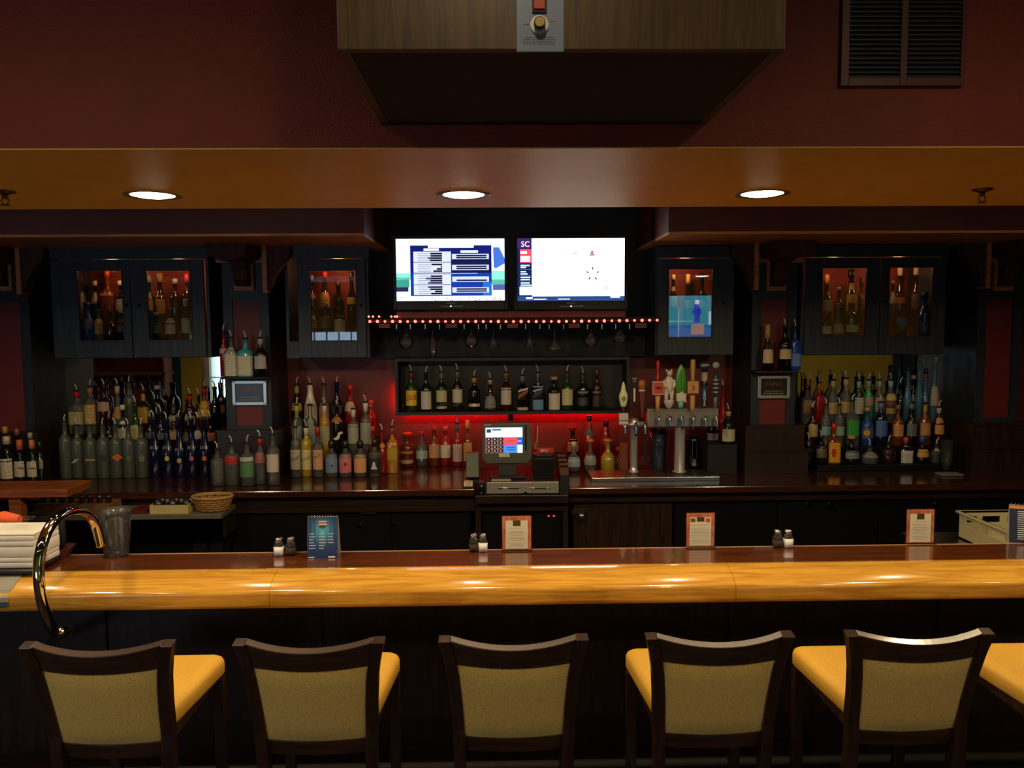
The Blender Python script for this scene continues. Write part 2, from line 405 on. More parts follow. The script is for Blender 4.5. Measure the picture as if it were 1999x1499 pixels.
def side_corbel(t, x, dirn, s):
    """scrolled bracket reaching sideways from a pillar to the next cabinet"""
    z2 = ZFA; z0 = Zz(571, YP, 560)
    pr = [(0, z0), (.025, z0), (.06, z0+.04), (.075, z0+.1), (.12, z0+.17), (.17, z0+.22), (.185, z2-.05), (.185, z2), (0, z2)]
    MB(M_corbel).prism([(x+dirn*a, b) for a, b in pr], YP-.12, YP-.03).build('side_corbel', t)
    MB(M_tan).box(x, x+dirn*.03, YP-.13, YP-.02, z0-.005, z2).build('side_corbel_plate', t)
tL, cL, hL, s_ = pillar(485, 'slate-blue back-bar pillar with red inset, just left of the red wall')
side_corbel(tL, cL+hL, 1, s_)
tR, cR, hR, _ = pillar(1509, 'slate-blue back-bar pillar with red inset, right of the beer taps', red=(583, 828))
side_corbel(tR, cR-hR, -1, s_)
tLL, cLL, hLL, _ = pillar(20, 'dark pillar at the far left edge of the back bar', red=(590, 842))
side_corbel(tLL, cLL+hLL, 1, s_)
tRR, cRR, hRR, _ = pillar(1946, 'pillar with tall red inset at the far right of the back bar', red=(584, 815))
side_corbel(tRR, cRR-hRR, -1, s_)
# ------------------------------------------------------------------ wall cabinets with glazed doors
M_inside = mat('red_cabinet_lining', '#8a2f1a', .6)
M_pane = pane('cabinet_pane')
def cabinet(px0, px1, py0, py1, doors, label, warm=(1., .45, .2), e=1.1):
    x0, x1, z0, z1 = rect(px0, px1, py0, py1, YC)
    t = thing('wall_cabinet', ((x0+x1)/2, YC+.2, z0), label, 'cabinet', 'glass-front wall cabinets of the back bar')
    y1 = YB-.03; th = .02
    b = MB(M_blue)
    b.box(x0, x0+th, YC+.022, y1, z0, z1).box(x1-th, x1, YC+.022, y1, z0, z1).box(x0+th, x1-th, YC+.022, y1, z0, z0+th).box(x0+th, x1-th, YC+.022, y1, z1-th, z1)
    b.build('carcass', t)
    MB(M_inside).box(x0+th, x1-th, y1-.015, y1, z0+th, z1-th).build('back_panel', t)
    MB(M_blue).box(x0-.012, x1+.012, YC-.018, YC+.03, z1-.075, z1-.005).box(x0-.02, x1+.02, YC-.028, YC+.03, z1-.02, z1+.004).build('top_moulding', t)
    zb = None
    for i, (dx0, dx1, wx0, wx1, wy0, wy1) in enumerate(doors):
        a0, a1, c0, c1 = rect(wx0, wx1, wy0, wy1, YC); d0, d1 = X(dx0, YC), X(dx1, YC); dz0, dz1 = z0+.005, z1-.08
        d = MB(M_blue).box(d0, a0, YC, YC+.02, dz0, dz1).box(a1, d1, YC, YC+.02, dz0, dz1).box(a0, a1, YC, YC+.02, dz0, c0).box(a0, a1, YC, YC+.02, c1, dz1).build('door', t, bevel=.002)
        MB(M_bluedk).box(a0-.006, a0+.002, YC-.004, YC, c0-.006, c1+.006).box(a1-.002, a1+.006, YC-.004, YC, c0-.006, c1+.006).box(a0, a1, YC-.004, YC, c1-.002, c1+.006).box(a0, a1, YC-.004, YC, c0-.006, c0+.002).build('pane_bead', d)
        MB(M_pane).box(a0, a1, YC+.008, YC+.011, c0, c1).build('glass_pane', d)
        kx = (d0+a0)/2 if i % 2 else (d1+a1)/2
        MB(M_blackm).lathe([(.0, -.01), (.009, -.008), (.01, .0), (.007, .008), (0, .01)], kx, YC-.012, (c0+c1)/2, seg=10).build('knob', d)
        px = (a0+a1)/2
        MB(emit('puck_glow', '#ffd9a0', 6.)).lathe([(.03, 0), (.03, .012)], px, YC+.2, c1+.05, seg=14).build('puck_light', t)
        l = lamp('puck_lamp', 'POINT', (px, YC+.2, c1+.03), e, warm, shadow_soft_size=.03); l.location = Vector(l.location)-t.location; l.parent = t
        zb = c0
    MB(M_inside).box(x0+th, x1-th, YC+.24, y1-.016, z0+th, zb+.055).build('bottle_riser', t)
    MB(M_bluedk).box(x0+th, x1-th, YC+.024, YC+.24, z0+th, zb-.004).build('shelf_board', t)
    return t, zb
cab = {}
cab['A'] = cabinet(108, 407, 484, 699, ((110, 262, 153, 240, 528, 665), (264, 405, 288, 373, 528, 664)), 'wide two-door blue cabinet with glass panes over the left mirror')
cab['B'] = cabinet(556, 719, 483, 699, ((586, 717, 606, 696, 528, 665),), 'single-door blue cabinet with glass pane left of the televisions', e=1.6)
cab['C'] = cabinet(1281, 1432, 482, 694, ((1283, 1430, 1305, 1391, 525, 658),), 'single-door blue cabinet with glass pane above the beer taps', (1., .5, .2), 1.6)
cab['D'] = cabinet(1566, 1842, 480, 693, ((1568, 1712, 1604, 1691, 523, 656), (1714, 1840, 1735, 1820, 522, 656)), 'wide two-door blue cabinet with glass panes over the right mirror')
ZB, YB0 = 1.0, 5.09
# ------------------------------------------------------------------ mirrors
YM = 6.02
for a, b, p0, p1, lab in ((64, 442, 699, 935, 'large wall mirror behind the bottles of the left bay'), (1556, 1906, 692, 925, 'large wall mirror behind the bottles of the right bay')):
    x0, x1, z0, z1 = rect(a, b, p0, p1, YM)
    t = thing('bar_mirror', ((x0+x1)/2, YM, z0), lab, 'mirror', 'mirrors of the back bar')
    MB(M_mirror).box(x0, x1, YM, YM+.006, ZB+.003, z1+.06).build('mirror_glass', t)
    MB(M_bluedk).box(x0-.2, x1+.2, YM+.007, YB-.004, ZB+.003, z1+.08).build('backing_board', t)
# ------------------------------------------------------------------ back counter
ZB, YB0 = 1.0, 5.09
xl, xr = X(926, YB0, 955), X(1112, YB0, 955)
t = thing('back_counter', (-2.5, 5.5, ZB), 'long dark counter under the bottles left of the cash register', 'counter')
MB(M_counter).box(XL+.01, xl, YB0, YB-.002, ZB-.045, ZB).build('worktop', t, bevel=.006)
MB(M_dark).box(XL+.01, xl, YB0+.05, YB0+.08, ZB-.13, ZB-.046).build('apron', t)
MB(M_dark).box(XL+.01, xl, YB0+.045, YB0+.06, ZB-.155, ZB-.13).build('apron_moulding', t)
t = thing('back_counter', (2.5, 5.5, ZB), 'long dark counter under the beer taps and right mirror', 'counter')
MB(M_counter).box(xr, XR-.01, YB0, YB-.002, ZB-.045, ZB).build('worktop', t, bevel=.006)
MB(M_dark).box(xr, XR-.01, YB0+.05, YB0+.08, ZB-.09, ZB-.046).build('apron', t)
MB(M_dark).box(xr, XR-.01, YB0+.04, YB0+.06, ZB-.105, ZB-.09).build('apron_moulding', t)
t = thing('register_stand', ((xl+xr)/2, 5.5, 0), 'dark lowered wooden stand under the cash drawer', 'cabinet')
MB(M_dark).box(xl+.005, xr-.005, YB0+.0, YB-.002, .90, .955).build('top_board', t, bevel=.004)
MB(M_darkz).box(xl+.005, xl+.04, YB0+.05, YB-.01, 0, .9).build('side_panel', t); MB(M_darkz).box(xr-.04, xr-.005, YB0+.05, YB-.01, 0, .9).build('side_panel', t)
MB(M_dark).box(xl+.04, xr-.04, YB0+.05, YB0+.07, .84, .9).build('rail', t)
# small safe or cooler in the stand, with two red lights
t = thing('under_counter_safe', ((xl+xr)/2, 5.4, .1), 'black box with two red lights below the cash drawer', 'safe')
MB(M_black).box(xl+.045, xr-.045, YB0+.09, YB-.1, .1, .83).build('case', t, bevel=.006)
for px in (1071, 1081):
    c = P(px, 1007, YB0+.088); MB(emit('red_pilot_glow', '#ff2a2a', 6.)).lathe([(0, -.004), (.005, -.003), (.006, 0), (.005, .003), (0, .004)], c.x, c.y, c.z, seg=8).build('pilot_light', t)
MB(M_steel).tube([P(1107, 1000, YB0+.07), P(1107, 1020, YB0+.07)], .006).build('handle', t)
# refrigerated lockers under the left counter
def cooler(px0, px1, label, knobs=(), handle=None, grille=(), zt=.84):
    a, b = X(px0, YB0+.08, 1040), X(px1, YB0+.08, 1040)
    t = thing('bar_cooler', ((a+b)/2, 5.4, 0), label, 'refrigerator', 'under-counter coolers of the back bar')
    MB(M_blackm).box(a, b, YB0+.10, YB-.02, .05, zt).build('case', t)
    n = max(1, round((b-a)/.62)); 
    for k in range(n):
        u, v = a+(b-a)*k/n, a+(b-a)*(k+1)/n
        MB(M_black).box(u+.006, v-.006, YB0+.075, YB0+.10, .07, zt-.01).build('door', t, bevel=.004)
    for kx, ky in knobs:
        c = P(kx, ky, YB0+.07); MB(M_chrome).tube([c+Vector((0, .01, 0)), c+Vector((0, -.012, 0))], .013, seg=12).build('lock_knob', t)
    if handle:
        MB(M_steel).tube([P(handle[0], handle[2], YB0+.06), P(handle[1], handle[2], YB0+.06)], .006).build('handle', t)
    for gx0, gx1, gy0, gy1 in grille:
        for k in range(5):
            y = gy0+(gy1-gy0)*k/4; p, q = P(gx0, y, YB0+.07), P(gx1, y, YB0+.07)
            MB(M_steel).box(p.x, q.x, p.y-.004, p.y+.004, p.z-.004, p.z+.004).build('grille_slat', t)
    return t
cooler(452, 918, 'black cooler with two chrome lock knobs left of the register', ((702, 1025), (767, 1022)), (700, 735, 1001))
cooler(-500, 449, 'black cooler with vent grilles below the wicker basket', (), None, ((378, 403, 1062, 1078), (410, 435, 1062, 1078)))
cooler(1318, 2300, 'black cooler with small lock knobs below the right counter', ((1579, 985), (1622, 985), (1827, 983)), zt=.893)
t = thing('plywood_door', (X(1215, YB0+.07), YB0+.07, 0), 'dark wooden panel door with steel hasp right of the register', 'door')
MB(M_darkz).box(X(1120, YB0+.07, 1030), X(1312, YB0+.07, 1030), YB0+.07, YB0+.1, .05, .893).build('panel', t)
a = P(1116, 995, YB0+.06); b = P(1146, 1003, YB0+.06)
h = MB(M_steel).box(a.x, b.x, YB0+.055, YB0+.07, b.z, a.z).build('hasp', t)
c = P(1135, 1008, YB0+.05); MB(M_steel).rbox(c.x-.018, c.x+.018, c.y-.012, c.y+.006, c.z-.03, c.z+.015, .008).build('padlock', h)
# ------------------------------------------------------------------ television bay: shelf, LED string, glass rack
YT = 5.34
x0, x1, z0, z1 = rect(774, 1221, 607, 620, YT)
ts = thing('television_shelf', ((x0+x1)/2, YT+.2, z0), 'red-brown wooden shelf running under the two televisions', 'shelf')
M_rb = wood('red_brown_board', '#4a1d14', '#5f2a1c', .45, axis='X')
MB(M_rb).box(x0, x1, YT, YB-.1, z0, z1).build('board', ts, bevel=.003)
MB(M_blackm).box(X(720, YT+.02), X(1290, YT+.02), YT+.02, YB-.1, z0-.03, z0-.002).build('under_board', ts)
# red light string
YLS = YT-.03
n = 41
ls = thing('light_string', (X(1000, YLS), YLS, Zz(627, YLS)), 'string of glowing red bulbs across the shelf under the televisions', 'string lights')
pts = [P(714+(1292-714)*k/40, 627.5-(2.5 if k > 26 else 0)*((k-26)/14 if k > 26 else 0), YLS+.012) for k in range(41)]
MB(mat('red_clear_cord', '#5a0a0a', .3)).tube(pts, .006, seg=6).build('cord', ls)
M_bulb = emit('red_bulb_glow', '#ff4a40', 8.)
for k in range(39):
    px = 722+(1283-722)*k/38; py = 627.5-(2.6*(k-25)/13 if k > 25 else 0)
    c = P(px, py, YLS); r = .0098+.0012*math.sin(k*2.3)
    MB(M_bulb).lathe([(0, -r), (r*.7, -r*.7), (r, 0), (r*.7, r*.7), (0, r)], c.x, c.y, c.z, seg=10).build('bulb', ls)
for px in (720, 728, 740, 764, 771, 775):
    c = P(px, 618, YLS+.02); r = .009
    MB(M_bulb).lathe([(0, -r), (r, 0), (0, r)], c.x, c.y, c.z, seg=8).build('bulb', ls)
# glass rack under the shelf
rk = thing('stemware_rack', (X(1000, 5.45), 5.45, Zz(640, 5.45)), 'wooden rack with metal channels holding stemware upside down', 'rack')
for px in (750, 881, 1001, 1121, 1251):
    a0, a1, b0, b1 = rect(px-11, px+11, 631, 640, YT+.03); MB(M_rb).box(a0, a1, YT+.03, YB-.12, b0, b1).build('hanger_block', rk)
zr = Zz(634, YT+.03)
for px in (774, 801, 830, 858, 906, 934, 949, 977, 1026, 1054, 1072, 1100, 1147, 1175, 1202, 1229):
    q = P(px, 636, YT+.04); MB(M_steel).box(q.x-.0035, q.x+.0035, YT+.04, YB-.15, q.z-.022, q.z+.012).build('rail', rk)
M_clear = glass('clear_stemware', '#e9eef0', .03, .03)
def stem(px, top, bot, w, kind, label):
    Y = 5.5; x = X(px, Y, 660); s = Y/F; zt, zb = Zz(top, Y, px), Zz(bot, Y, px); h = zt-zb; r = w*s/2
    if kind == 'flute': pr = [(r*.9, 0), (r, .2), (r*.9, .5), (r*.3, .62), (.004, .66), (.004, .97), (r*1.3, .99), (r*1.3, 1)]
    elif kind == 'martini': pr = [(r, 0), (r*.15, .42), (.005, .46), (.005, .95), (r*.65, .98), (r*.65, 1)]
    elif kind == 'margarita': pr = [(r, 0), (r*1.02, .1), (r*.55, .2), (r*.5, .3), (r*.2, .38), (.006, .42), (.006, .95), (r*.6, .98), (r*.6, 1)]
    else: pr = [(r*.72, 0), (r*.95, .18), (r, .3), (r*.8, .45), (r*.25, .56), (.005, .6), (.005, .95), (r*.75, .98), (r*.75, 1)]
    o = MB(M_clear).lathe([(a, b*h) for a, b in pr], x, Y, zb, seg=20).build('stemware_glass')
    o.location = (0, 0, 0); tag(o, label, 'glass', 'stemware hanging under the television shelf')
for a in ((793, 632, 680, 30, 'snifter', 'leftmost round snifter hanging upside down under the red light string'),
          (845, 632, 698, 15, 'flute', 'tall narrow flute hanging lowest under the red light string'),
          (920, 632, 678, 28, 'wine', 'wine glass hanging upside down right of the tall flute'),
          (963, 632, 678, 26, 'martini', 'martini glass hanging upside down under the gap between televisions'),
          (1034, 632, 678, 26, 'martini', 'faint martini glass hanging left of the wide margarita glass'),
          (1083, 632, 684, 34, 'margarita', 'wide margarita glass hanging under the right television'),
          (1153, 632, 677, 28, 'snifter', 'round goblet hanging second from the right'),
          (1210, 632, 668, 30, 'wine', 'rightmost wine glass hanging under the light string')): stem(*a)
# ------------------------------------------------------------------ niche shelf with red strip lights
YN = 5.80
x0, x1, z0, z1 = rect(771, 1229, 698, 809, YN)
ni = thing('bottle_niche', ((x0+x1)/2, YN+.1, z0), 'open black shelf box holding a row of whisky bottles', 'shelf')
M_nb = mat('niche_black_paint', '#0c0d11', .5)
MB(M_nb).box(x0, x1, YN, YB-.04, z0, z0+.022).build('bottom_board', ni)
MB(M_nb).box(x0, x1, YN, YB-.04, z1-.022, z1).build('top_board', ni)
MB(M_nb).box(x0, x0+.022, YN, YB-.04, z0+.022, z1-.022).build('side_board', ni)
MB(M_nb).box(x1-.022, x1, YN, YB-.04, z0+.022, z1-.022).build('side_board', ni)
MB(M_nb).box(x0+.022, x1-.022, YB-.06, YB-.045, z0+.022, z1-.022).build('back_panel', ni)
M_led = emit('red_strip_glow', '#ff1408', 70.)
MB(M_led).box(x0+.03, X(993, YN), YB-.055, YB-.045, z0-.006, z0-.001).build('light_strip', ni)
MB(M_led).box(X(1002, YN), x1-.03, YB-.055, YB-.045, z0-.006, z0-.001).build('light_strip', ni)
MB(M_led).box(x0-.006, x0-.001, YB-.03, YB-.02, z0+.01, Zz(755, YN)).build('light_strip', ni)
MB(M_nb).box(X(993, YN), X(1002, YN), YB-.05, YB-.01, z0-.07, z0).build('bracket', ni)
ZN = z0+.022
# dark wall panel between rack and niche
struct('trim_7', MB(mat('rack_back_panel', '#0d0e13', .5)).box(X(722, 5.98), X(1280, 5.98), 5.985, YB-.002, z1, Zz(600, 5.98)))
# ------------------------------------------------------------------ the bar
ZT = 1.06
YK = PZ(1000, 1072, ZT).y; YR = PZ(1000, 1103, ZT).y; YN0 = P(1000, 1146, 2.98).y
bar = thing('bar_counter', (0, 3.3, 0), 'long bar with brown top and golden oak rail in front of the stools', 'bar')
MB(M_bartop).box(XL+.01, XR-.01, YR+.0005, YK-.012, ZT-.04, ZT).build('bar_top', bar)
MB(mat('pale_edge_strip', '#b98f66', .3, coat=.5)).box(XL+.01, XR-.01, YK-.012, YK, ZT-.04, ZT+.001).build('back_edging', bar)
prof = [(YR, ZT)]; yy_, zz_ = YR, ZT       # rail rolls over from flat to a steep customer edge
for k in range(12):
    t_ = math.radians(2+31*(k+.5)/12); yy_ -= .14/12; zz_ -= .14/12*math.tan(t_); prof.append((yy_, zz_))
a0 = math.radians(33)
for k in range(1, 8):
    a_ = a0+(math.pi/2-a0)*k/7; prof.append((yy_+.022*(math.sin(a0)-math.sin(a_)), zz_+.022*(math.cos(a_)-math.cos(a0))))
yn, zl = prof[-1]
zbn = P(1000, 1183, yn).z
prof += [(yn, zl-.004), (yn-.0005, zbn+.022), (yn, zbn+.016)]
prof += [(yn+.014-.014*math.cos(a), zbn+.014-.014*math.sin(a)) for a in [math.pi/2*k/4 for k in range(1, 5)]] + [(yn+.03, zbn), (YR, zbn)]
RAIL = list(prof)
seams = [XL+.01, X(-260, 3.17), X(532, 3.17, 1165), X(1430, 3.17, 1150), X(2300, 3.17), XR-.01]
for a, b in zip(seams[:-1], seams[1:]):
    m = MB(M_oak).prism([(p[0], p[1]) for p in prof], a+.0007, b-.0007, 'x', smooth=True); m.build('oak_rail', bar)
yb = 3.37
MB(M_darkz).box(XL+.01, XR-.01, yb, yb+.03, .12, zbn-.002).build('front_panel', bar)
MB(M_blackm).box(XL+.01, XR-.01, yb+.06, yb+.09, 0, .12).build('toe_kick', bar)
MB(M_dark).box(XL+.01, XR-.01, yb-.006, yb, .12, .24).build('base_board', bar)
for k in range(-9, 10):
    x = k*.92+.12
    MB(M_darkz).box(x-.035, x+.035, yb-.012, yb, .24, zbn-.002).build('stile', bar)
MB(M_dark).box(XL+.01, XR-.01, yb+.03, YK-.03, ZT-.10, ZT-.041).build('under_frame', bar)
MB(mat('dark_foot_rail', '#171310', .8)).tube([(XL+.02, yb-.13, .2), (XR-.02, yb-.13, .2)], .022, seg=12).build('foot_rail', bar)
MB(M_blackm).box(XL+.01, XR-.01, yb+.03, yb+.05, .0, ZT-.1).build('back_panel', bar)
# ------------------------------------------------------------------ bar stools
M_seat = mat('ochre_seat_vinyl', '#cfa03c', .5, noise=.1, scale=180, bump=.25, bscale=500)
M_fab = None
def fabric():
    m, nt, b = newmat('khaki_woven_fabric'); setp(b, rough=.85, spec=.25, sheen=.3)
    tc = nt.nodes.new('ShaderNodeTexCoord'); mp = nt.nodes.new('ShaderNodeMapping'); mp.inputs['Scale'].default_value = (420, 420, 160)
    nt.links.new(tc.outputs['Object'], mp.inputs[0])
    nz = nt.nodes.new('ShaderNodeTexNoise'); nz.inputs['Scale'].default_value = 1.; nz.inputs['Detail'].default_value = 3
    nt.links.new(mp.outputs[0], nz.inputs['Vector'])
    r = nt.nodes.new('ShaderNodeValToRGB'); nt.links.new(nz.outputs['Fac'], r.inputs[0])
    e = r.color_ramp.elements; e[0].position = .28; e[1].position = .5
    e[0].color = lin('#b8984a')+(1,); e[1].color = lin('#f0cc70')+(1,)
    nt.links.new(r.outputs[0], b.inputs['Base Color'])
    bp = nt.nodes.new('ShaderNodeBump'); bp.inputs['Strength'].default_value = .35; bp.inputs['Distance'].default_value = .002
    nt.links.new(nz.outputs['Fac'], bp.inputs['Height']); nt.links.new(bp.outputs[0], b.inputs['Normal'])
    return m
M_fab = fabric()
M_stool = wood('stool_walnut', '#24160f', '#382318', .3, coat=.5, axis='Z', scale=5, coatr=.12)
M_stoolx = wood('stool_walnut_rail', '#2a1a12', '#40291c', .3, coat=.8, axis='X', scale=5, coatr=.1)
LEAN = math.radians(12); PY, PZ_ = .055, .69
def lean_pt(x, h, t_):
    """point of the reclined back: h up the back, t_ through its thickness"""
    return (x, PY-h*math.sin(LEAN)+t_*math.cos(LEAN), PZ_+h*math.cos(LEAN)+t_*math.sin(LEAN))
def arc_strip(mb, w0, w1, h0, h1, th, sag0, sag1, dip=0., n=16):
    """curved rail of the back: half-widths w0 (bottom) w1 (top), bowed towards the viewer, top edge dished by dip"""
    V = []; Fc = []
    for i in range(n+1):
        u = -1+2*i/n; k = 1-u*u
        for w, h, sg, d in ((w0, h0, sag0, 0.), (w1, h1, sag1, dip)):
            V += [lean_pt(w*u, h-d*k, -sg*k), lean_pt(w*u, h-d*k+(.0035 if d else 0.), -sg*k+th)]
    for i in range(n):
        a, b = i*4, (i+1)*4
        Fc += [(a, b, b+2, a+2), (a+1, a+3, b+3, b+1), (a+2, b+2, b+3, a+3), (a, a+1, b+1, b)]
    Fc += [(0, 2, 3, 1), (n*4, n*4+1, n*4+3, n*4+2)]
    mb.add(V, Fc, False); return mb
def make_stool():
    t = thing('bar_stool', (0, 0, 0), 'stool', 'chair', 'bar stools with khaki backs along the bar')
    arc_strip(MB(M_stoolx), .184, .201, .305, .392, .03, .028, .034, dip=.016).build('top_rail', t, local=True, bevel=.003)
    arc_strip(MB(M_stoolx), .163, .164, -.025, .032, .026, .012, .014).build('lower_rail', t, local=True, bevel=.003)
    # upholstered panel, slightly crowned
    V = []; Fc = []; n, m_ = 14, 8
    for j in range(m_+1):
        v = j/m_; h = .028+(.312-.028)*v; w = .163+.024*v; sg = .014+.014*v
        for i in range(n+1):
            u = -1+2*i/n; crown = .010*(1-u**8)*(1-(2*v-1)**8)
            V.append(lean_pt(w*u, h, -sg*(1-u*u)-crown+.004))
    for j in range(m_):
        for i in range(n): a = j*(n+1)+i; Fc.append((a, a+1, a+n+2, a+n+1))
    k = len(V); V += [(x, y+.022, z+.006) for x, y, z in V]
    Fc += [tuple(reversed([q+k for q in f])) for f in Fc]
    MB(M_fab).add(V, Fc, True).build('back_cushion', t, local=True)
    for s in (-1, 1):
        V = []; Fc = []; hw = .0195
        p = [((s*.176, .10, 0), 0), ((s*.176, .075, .45), 0), ((s*.178, .05, .69), 0)]
        for (x, y, z), _ in p: V += [(x-hw, y-.014, z), (x+hw, y-.014, z), (x+hw, y+.028, z), (x-hw, y+.028, z)]
        for h, x in ((.06, .181), (.16, .185), (.26, .193), (.33, .204), (.393, .2195)):
            x *= s; V += [lean_pt(x-hw, h, -.006), lean_pt(x+hw, h, -.006), lean_pt(x+hw, h, .034), lean_pt(x-hw, h, .034)]
        mb = MB(M_stool); np_ = len(V)//4
        for i in range(np_-1):
            for q in range(4): Fc.append((i*4+q, i*4+(q+1) % 4, i*4+4+(q+1) % 4, i*4+4+q))
        Fc += [(3, 2, 1, 0), tuple(len(V)-4+q for q in range(4))]
        mb.add(V, Fc).build('back_leg', t, local=True, bevel=.003)
        MB(M_stool).box(s*.2-.019, s*.2+.019, .455, .493, 0, .74).build('front_leg', t, local=True, bevel=.003)
        MB(M_stool).box(s*.178-.012, s*.178+.012, .08, .46, .30, .335).build('side_stretcher', t, local=True)
    MB(M_stoolx).box(-.18, .18, .462, .486, .22, .255).build('foot_rail', t, local=True)
    MB(M_stoolx).box(-.15, .15, .05, .07, .36, .395).build('rear_stretcher', t, local=True)
    # seat: trapezoid cushion with rounded front corners
    def outline(ins):
        pl = []
        for cx, cy, a0, r in ((.222-.05, .515-.05, 0, .05), (-.222+.05, .515-.05, 90, .05), (-.19+.03, .05+.03, 180, .03), (.19-.03, .05+.03, 270, .03)):
            for q in range(6):
                a = math.radians(a0+90*q/5); pl.append((cx+(r-ins)*math.cos(a), cy+(r-ins)*math.sin(a)))
        return pl
    rings = [(0.004, .755), (0, .762), (0, .80), (.006, .812), (.02, .820), (.045, .825)]
    V = []; Fc = []; n = 24
    for ins, z in rings: V += [(x, y, z) for x, y in outline(ins)]
    for i in range(len(rings)-1):
        for q in range(n): Fc.append((i*n+q, i*n+(q+1) % n, (i+1)*n+(q+1) % n, (i+1)*n+q))
    Fc.append(tuple(range((len(rings)-1)*n, len(rings)*n))); Fc.append(tuple(reversed(range(n))))
    MB(M_seat).add(V, Fc, True).build('seat_cushion', t, local=True)
    MB(M_stoolx).box(-.19, .19, .07, .49, .715, .756).build('seat_frame', t, local=True, bevel=.003)
    return t
def copy_tree(o, parent=None):
    c = o.copy(); COL.objects.link(c); c.parent = parent
    for ch in list(o.children): copy_tree(ch, c)
    return c
proto = make_stool()
YST = 2.475
st = ((200, 'leftmost bar stool, in front of the chrome hoop', 0), (609, 'second bar stool from the left, with khaki back', 0), (1003, 'middle bar stool, its seat hidden behind its back', 0),
      (1401, 'fourth bar stool from the left, seat showing to its left', 0), (1786, 'fifth bar stool, fully in frame furthest to the right', 0), (2165, 'last bar stool, only its seat showing at the right edge', 0))
for i, (px, lab, rz) in enumerate(st):
    o = proto if i == 0 else copy_tree(proto)
    o.location = (X(px, YST, 1350), YST, 0); o.rotation_euler.z = rz; tag(o, lab, 'chair', 'bar stools with khaki backs along the bar')
LABELS.pop('stool', None)
# ------------------------------------------------------------------ shakers, menus, tent cards
M_shglass = glass('shaker_glass', '#eceeec', .04, .03)
M_salt = mat('salt_grains', '#e6e6ea', .9, noise=.05, scale=400); M_pep = mat('pepper_grains', '#3d2f22', .95, noise=.5, scale=500)
def shaker(px, py, kind, label):
    b = PZ(px, py, ZT); t = thing('%s_shaker' % kind, (b.x, b.y, ZT), label, 'shaker', 'salt and pepper shakers on the bar')
    s = 1.0
    fl = .042 if kind == 'salt' else .036
    MB(M_shglass).lathe([(.0203, fl+.0005, 6), (.0205, .045, 6), (.017, .056, 2.2), (.0155, .064, 2)], b.x, b.y, ZT+.0005, seg=16).build('glass_jar', t)
    MB(M_salt if kind == 'salt' else M_pep).lathe([(.014, .0, 6), (.0195, .003, 6), (.0203, fl, 6), (.0, fl+.0004)], b.x, b.y, ZT+.0005, seg=16).build('contents', t)
    MB(M_chrome).lathe([(.0165, .062), (.0170, .070), (.0165, .076), (.012, .081), (0, .083)], b.x, b.y, ZT, seg=18).build('lid', t)
shaker(545, 1084, 'salt', 'white-filled salt shaker left of the blue tent card'); shaker(568, 1083, 'pepper', 'dark pepper shaker beside the blue tent card')
shaker(925, 1076, 'pepper', 'dark pepper shaker below the cash register, left of its pair'); shaker(943, 1076, 'salt', 'white-filled salt shaker next to the middle menu stand')
shaker(1518, 1068, 'pepper', 'dark pepper shaker of the right-hand pair on the bar'); shaker(1538, 1068, 'salt', 'white-filled salt shaker of the right-hand pair on the bar')
M_acryl = glass('clear_acrylic', '#f6f6f4', .0, .03)
M_card = mat('menu_border_print', '#b5694a', .5, noise=.45, scale=55, stretch=(1, 1, .35)); M_page = mat('menu_page_print', '#d9d3bf', .5)
M_ink = mat('menu_ink', '#6b6455', .6); M_emb = mat('menu_emblem_print', '#4a3a1c', .5)
def menu(px0, px1, py0, py1, label, pics=False, seed=1):
    c = (px0+px1)/2; b = PZ(c, py1, ZT); Y = b.y; s = (P(c+1, py1, Y)-P(c, py1, Y)).x; w = (px1-px0)*s; h = P(c, py0, Y).z-ZT
    t = thing('menu_stand', (b.x, Y, ZT), label, 'menu', 'acrylic menu stands on the bar'); x, y = b.x, Y
    MB(M_acryl).box(x-w/2, x+w/2, y+.002, y+.004, ZT+.004, ZT+h).box(x-w/2, x+w/2, y-.028, y+.03, ZT+.0005, ZT+.004).build('acrylic_holder', t)
    m = MB(M_card); m.box(x-w/2+.002, x+w/2-.002, y-.0006, y+.0015, ZT+.006, ZT+h-.003)
    f = y-.0007; m.use(M_page).panel(x-w*.37, x+w*.37, ZT+.01, ZT+h*.86, f)
    m.use(M_emb); e = w*.13
    m.panel(x-e, x+e, ZT+h*(.70 if not pics else .74), ZT+h*.86, f-.0002)
    if pics:
        m.use(mat('menu_food_print', '#7a4a2a', .5)).panel(x-w*.35, x-w*.18, ZT+h*.73, ZT+h*.83, f-.0002)
        m.use(mat('menu_fruit_print', '#c0553a', .5)).panel(x+w*.18, x+w*.33, ZT+h*.72, ZT+h*.83, f-.0002)
    m.use(M_ink)
    for k in range(13):
        z = ZT+h*(.64-.042*k)
        if k in (1, 9): continue
        hw = w*(.32 if pics else (.2+.1*((k*7+seed) % 3)/2)); strokes(m, x-hw, x+hw, z, .0016, f-.0002, seed=seed*50+k)
    m.build('printed_card', t)
menu(980, 1038, 1006, 1075, 'reddish-bordered menu stand below the cash register', seed=1)
menu(1339, 1395, 1000, 1069, 'menu stand with two small food pictures, below the beer taps', True, 2)
menu(1768, 1823, 993, 1062, 'reddish-bordered menu stand furthest right, left of the plastic tub', seed=3)
